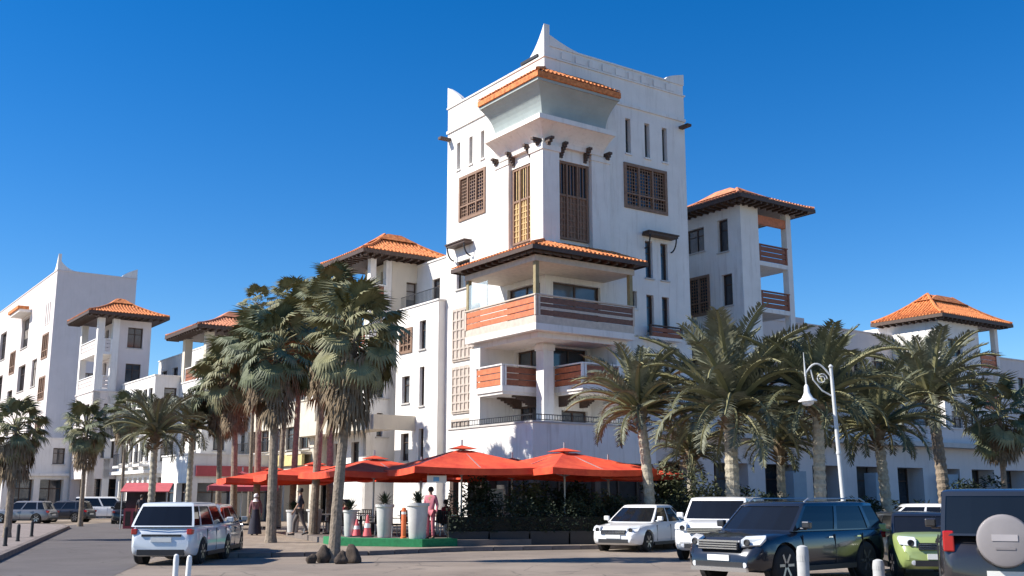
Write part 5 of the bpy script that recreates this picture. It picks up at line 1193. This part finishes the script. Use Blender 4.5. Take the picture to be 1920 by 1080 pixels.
# ---------------------------------------------------------------- people
def skin_obj(name, verts, edges, rads, m, parent, sub=2, root=0):
    me = bpy.data.meshes.new(name); me.from_pydata(verts, edges, []); me.materials.append(m)
    o = link(name, me); sk = o.modifiers.new('s', 'SKIN'); sk.use_smooth_shade = True
    for i, r_ in enumerate(rads): me.skin_vertices[0].data[i].radius = (r_, r_) if not hasattr(r_, '__len__') else r_
    me.skin_vertices[0].data[root].use_root = True
    ss = o.modifiers.new('u', 'SUBSURF'); ss.levels = sub; ss.render_levels = sub
    dg = bpy.context.evaluated_depsgraph_get(); dg.update(); nm = bpy.data.meshes.new_from_object(o.evaluated_get(dg)); bpy.data.objects.remove(o); nm.name = name
    for p_ in nm.polygons: p_.use_smooth = True
    return link(name, nm, parent)
def person(label, loc, rz, pose='stand', top=(.5,.5,.5), legs=(.05,.05,.08), hair=(.02,.015,.012), longdress=False, scarf=None, key=0):
    t = thing('person', label, 'person', loc, rz)
    hz = .93 if pose != 'sit' else .50          # pelvis height; faces +Y
    V = {}; V['pel'] = (0,0,hz); V['waist'] = (0,.0,hz+.16); V['chest'] = (0,.0,hz+.38); V['neckb'] = (0,-.005,hz+.53); V['neck'] = (0,.0,hz+.60); V['head'] = (0,.015,hz+.70); V['crown'] = (0,.01,hz+.80)
    for s, n in ((-1,'l'),(1,'r')):
        V['hip'+n] = (s*.09,0,hz-.04)
        if pose == 'sit': V['knee'+n] = (s*.11,.42,hz+.0); V['ank'+n] = (s*.11,.42,.09); V['toe'+n] = (s*.12,.56,.04)
        elif pose == 'walk': V['knee'+n] = (s*.09,s*.16+.04,.50); V['ank'+n] = (s*.09,s*.26-.04,.09+(.06 if s < 0 else 0)); V['toe'+n] = (s*.10,s*.26+.11,.035+(.0))
        else: V['knee'+n] = (s*.10,.02,.50); V['ank'+n] = (s*.10,0,.09); V['toe'+n] = (s*.12,.14,.035)
        V['sho'+n] = (s*.17,0,hz+.49)
        sw = s*.10 if pose == 'walk' else 0
        if pose == 'sit': V['elb'+n] = (s*.23,.06,hz+.22); V['wri'+n] = (s*.16,.27,hz+.23); V['hand'+n] = (s*.14,.34,hz+.235)
        else: V['elb'+n] = (s*.23,-.03-sw,hz+.21); V['wri'+n] = (s*.25,.05-sw*1.6,hz-.03); V['hand'+n] = (s*.25,.07-sw*1.8,hz-.10)
    names = list(V); idx = {n: i for i, n in enumerate(names)}; vs = [V[n] for n in names]
    rad = dict(pel=(.135,.10), waist=(.125,.09), chest=(.15,.105), neckb=(.07,.06), neck=.05, head=(.078,.095), crown=(.06,.07))
    for n in 'lr': rad.update({'hip'+n:.085,'knee'+n:.055,'ank'+n:.038,'toe'+n:(.042,.028),'sho'+n:.055,'elb'+n:.04,'wri'+n:.026,'hand'+n:(.036,.018)})
    E = [('pel','waist'),('waist','chest'),('chest','neckb'),('neckb','neck'),('neck','head'),('head','crown')]
    for n in 'lr': E += [('pel','hip'+n),('hip'+n,'knee'+n),('knee'+n,'ank'+n),('ank'+n,'toe'+n),('chest','sho'+n),('sho'+n,'elb'+n),('elb'+n,'wri'+n),('wri'+n,'hand'+n)]
    ed = [(idx[a],idx[b_]) for a,b_ in E]; rr = [rad[n] for n in names]
    for s, n in ((-1,'l'),(1,'r')):              # fingers and thumb
        h = Vector(V['hand'+n]); d = (h-Vector(V['wri'+n])).normalized(); sd_ = Vector((0,1,0)) if pose != 'sit' else Vector((s,0,0))
        for q, (of, ln) in enumerate(((-.028,.062),(-.009,.075),(.010,.070),(.028,.055),(.045,.045))):
            b0 = h + sd_*of*(1 if q < 4 else 1) + d*(.012 if q < 4 else -.03); k1 = b0 + d*ln*.5 + (sd_*.02 if q == 4 else Vector((0,0,0))); k2 = k1 + d*ln*.45 + Vector((-s*.012,0,-.006))
            i0 = len(vs); vs += [tuple(b0), tuple(k1), tuple(k2)]; rr += [.009,.009,.007]; ed += [(idx['hand'+n], i0), (i0,i0+1), (i0+1,i0+2)]
    bd = skin_obj('body', vs, ed, rr, SKIN, t, 1, idx['pel'])
    hc = V['head']; f = MB()
    f.lathe([(.004,.0),(.014,.012),(.010,.03)], 8, (hc[0], hc[1]+.085, hc[2]-.02), 'y'); f.build('nose', SKIN, t)
    for s in (-1,1):
        e = MB(); e.lathe([(.003,-.006),(.011,0),(.003,.006)], 8, (s*.032, hc[1]+.088, hc[2]+.02), 'y'); e.build('eye', PLAST, t)
        e = MB(); e.lathe([(.008,-.01),(.026,0),(.008,.01)], 8, (s*.083, hc[1], hc[2]), 'x'); e.build('ear', SKIN, t)
    e = MB(); e.box(-.024,.024,hc[1]+.083,hc[1]+.094,hc[2]-.058,hc[2]-.048); e.build('mouth', mat('lips', (.30,.10,.09), .6), t)
    def sub(name, keys, k, m_, extra=0.012):
        ks = [q for q in keys]; ii = {q: j for j, q in enumerate(ks)}; ee = [(ii[a],ii[b_]) for a,b_ in E if a in ii and b_ in ii]
        rs = []
        for q in ks:
            r_ = rad[q]; rs.append(tuple(x*k+extra for x in r_) if hasattr(r_, '__len__') else r_*k+extra)
        skin_obj(name, [V[q] for q in ks], ee, rs, m_, t, 1, 0)
    cm = mat('cloth_%d' % key, top, .9, .12, 6); lm = mat('cloth_lower_%d' % key, legs, .9, .12, 6)
    sub('shirt', ['waist','pel','chest','neckb','shol','elbl','shor','elbr'] + (['wril','wrir'] if key % 2 == 0 else []), 1.04, cm)
    if longdress:
        b = MB(); b.lathe([(.30,.05),(.29,.10),(.25,.4),(.20,.75),(.16,hz),(.15,hz+.15)], 18); smooth_by_angle(b.build('skirt', lm, t), 60)
    else: sub('trousers', ['pel','hipl','kneel','ankl','hipr','kneer','ankr'], 1.05, lm, .014)
    for n in 'lr':
        a_ = Vector(V['ank'+n]); b = MB(); b.tube([a_+Vector((0,-.05,-.055)), a_+Vector((0,.04,-.045)), Vector(V['toe'+n])+Vector((0,.05,-.005))], [.042,.046,.03], 8); b.build('shoe', PLAST, t)
    b = MB(); b.lathe([(.086,-.05),(.098,.0),(.095,.05),(.07,.10),(.02,.122)], 16, (hc[0], hc[1]-.018, hc[2]+.005)); hh = b.build('hair', mat('hair_%d' % key, hair, .7, .2, 20), t); smooth_by_angle(hh, 60); hh.location = (0,-.004,.0)
    if scarf:
        b = MB(); b.lathe([(.16,-.22),(.10,-.14),(.09,-.09)], 16, (hc[0], hc[1]-.01, hc[2])); b.lathe([(.098,-.03),(.108,.0),(.102,.06),(.075,.115),(.02,.135)], 16, (hc[0], hc[1]-.022, hc[2])); smooth_by_angle(b.build('headscarf', mat('scarf_%d' % key, scarf, .9, .1, 8), t), 60)
    return t
person('standing woman in a long dark dress and white headscarf left of the terrace', at(477, 47).to_tuple()[:2] + (.11,), R(190), 'stand', (.22,.10,.11), (.03,.03,.045), scarf=(.7,.68,.68), longdress=True, key=0)
person('man in a dark shirt walking between the palm trunks', at(560, 41).to_tuple()[:2] + (.3,), R(100), 'walk', (.05,.05,.07), (.12,.10,.09), key=1)
def seat(x, y, i, lab, top, key):
    # sits on the j-th chair of table i, looking at the table
    a = (.4,2.2,3.6)[key % 3] + i*.5; tx, ty = tabs[i]; px_, py_ = tx+.72*math.cos(a), ty+.72*math.sin(a)
    person(lab, (px_, py_, .3), a+math.pi/2, 'sit', top, (.06,.06,.08), key=key)
seat(0,0,0,'seated customer in a white shirt at the left end of the terrace',(.6,.6,.6),3)
seat(0,0,1,'seated customer in a dark red top behind the slim planter',(.30,.03,.04),4)
seat(0,0,3,'seated customer in grey behind the second planter',(.2,.2,.22),5)
seat(0,0,4,'seated customer in a deep red shirt near the corner planter',(.35,.04,.05),6)
seat(0,0,2,'seated customer in black far back at the left',(.03,.03,.03),7)
person('waiter in a pink shirt standing beside the corner planter', (at(806, 36.9).x, 37.0, .3), R(160), 'stand', (.62,.20,.24), (.5,.14,.17), key=8)
person('pedestrian in a dark jacket walking down the far street', (*at(262, 60).xy, .12), R(20), 'walk', (.04,.04,.05), (.06,.06,.09), key=9)

# red kiosk and awnings far left
k = thing('kiosk', 'dark red street kiosk under the yellow-green palm', 'kiosk', (*at(272, 62).xy, .0), .2)
b = MB(); b.box(-1.1,1.1,-.8,.8,.0,1.1); b.build('counter', PINKRED, k); b = MB(); b.box(-1.05,1.05,-.5,.75,1.1,2.1); b.build('cabin', DARKIN, k)
b = MB(); b.add([(-1.3,-1.2,2.05),(1.3,-1.2,2.05),(1.3,.8,2.55),(-1.3,.8,2.55),(-1.3,-1.2,2.0),(1.3,-1.2,2.0),(1.3,.8,2.5),(-1.3,.8,2.5)], [(0,1,2,3),(7,6,5,4),(0,4,5,1),(1,5,6,2),(2,6,7,3),(3,7,4,0)]); b.build('awning', PINKRED, k)
for s in (-1,1):
    b = MB(); b.tube([(s*1.2,-1.1,0),(s*1.2,-1.1,2.02)], .03, 8); b.build('awning_post', ALU, k)
b = MB()
for i in range(5): b.box(-1.0+i*.42, -.72+i*.42, -.83, -.803, .15, .95)
b.build('counter_panels', DWOOD, k)
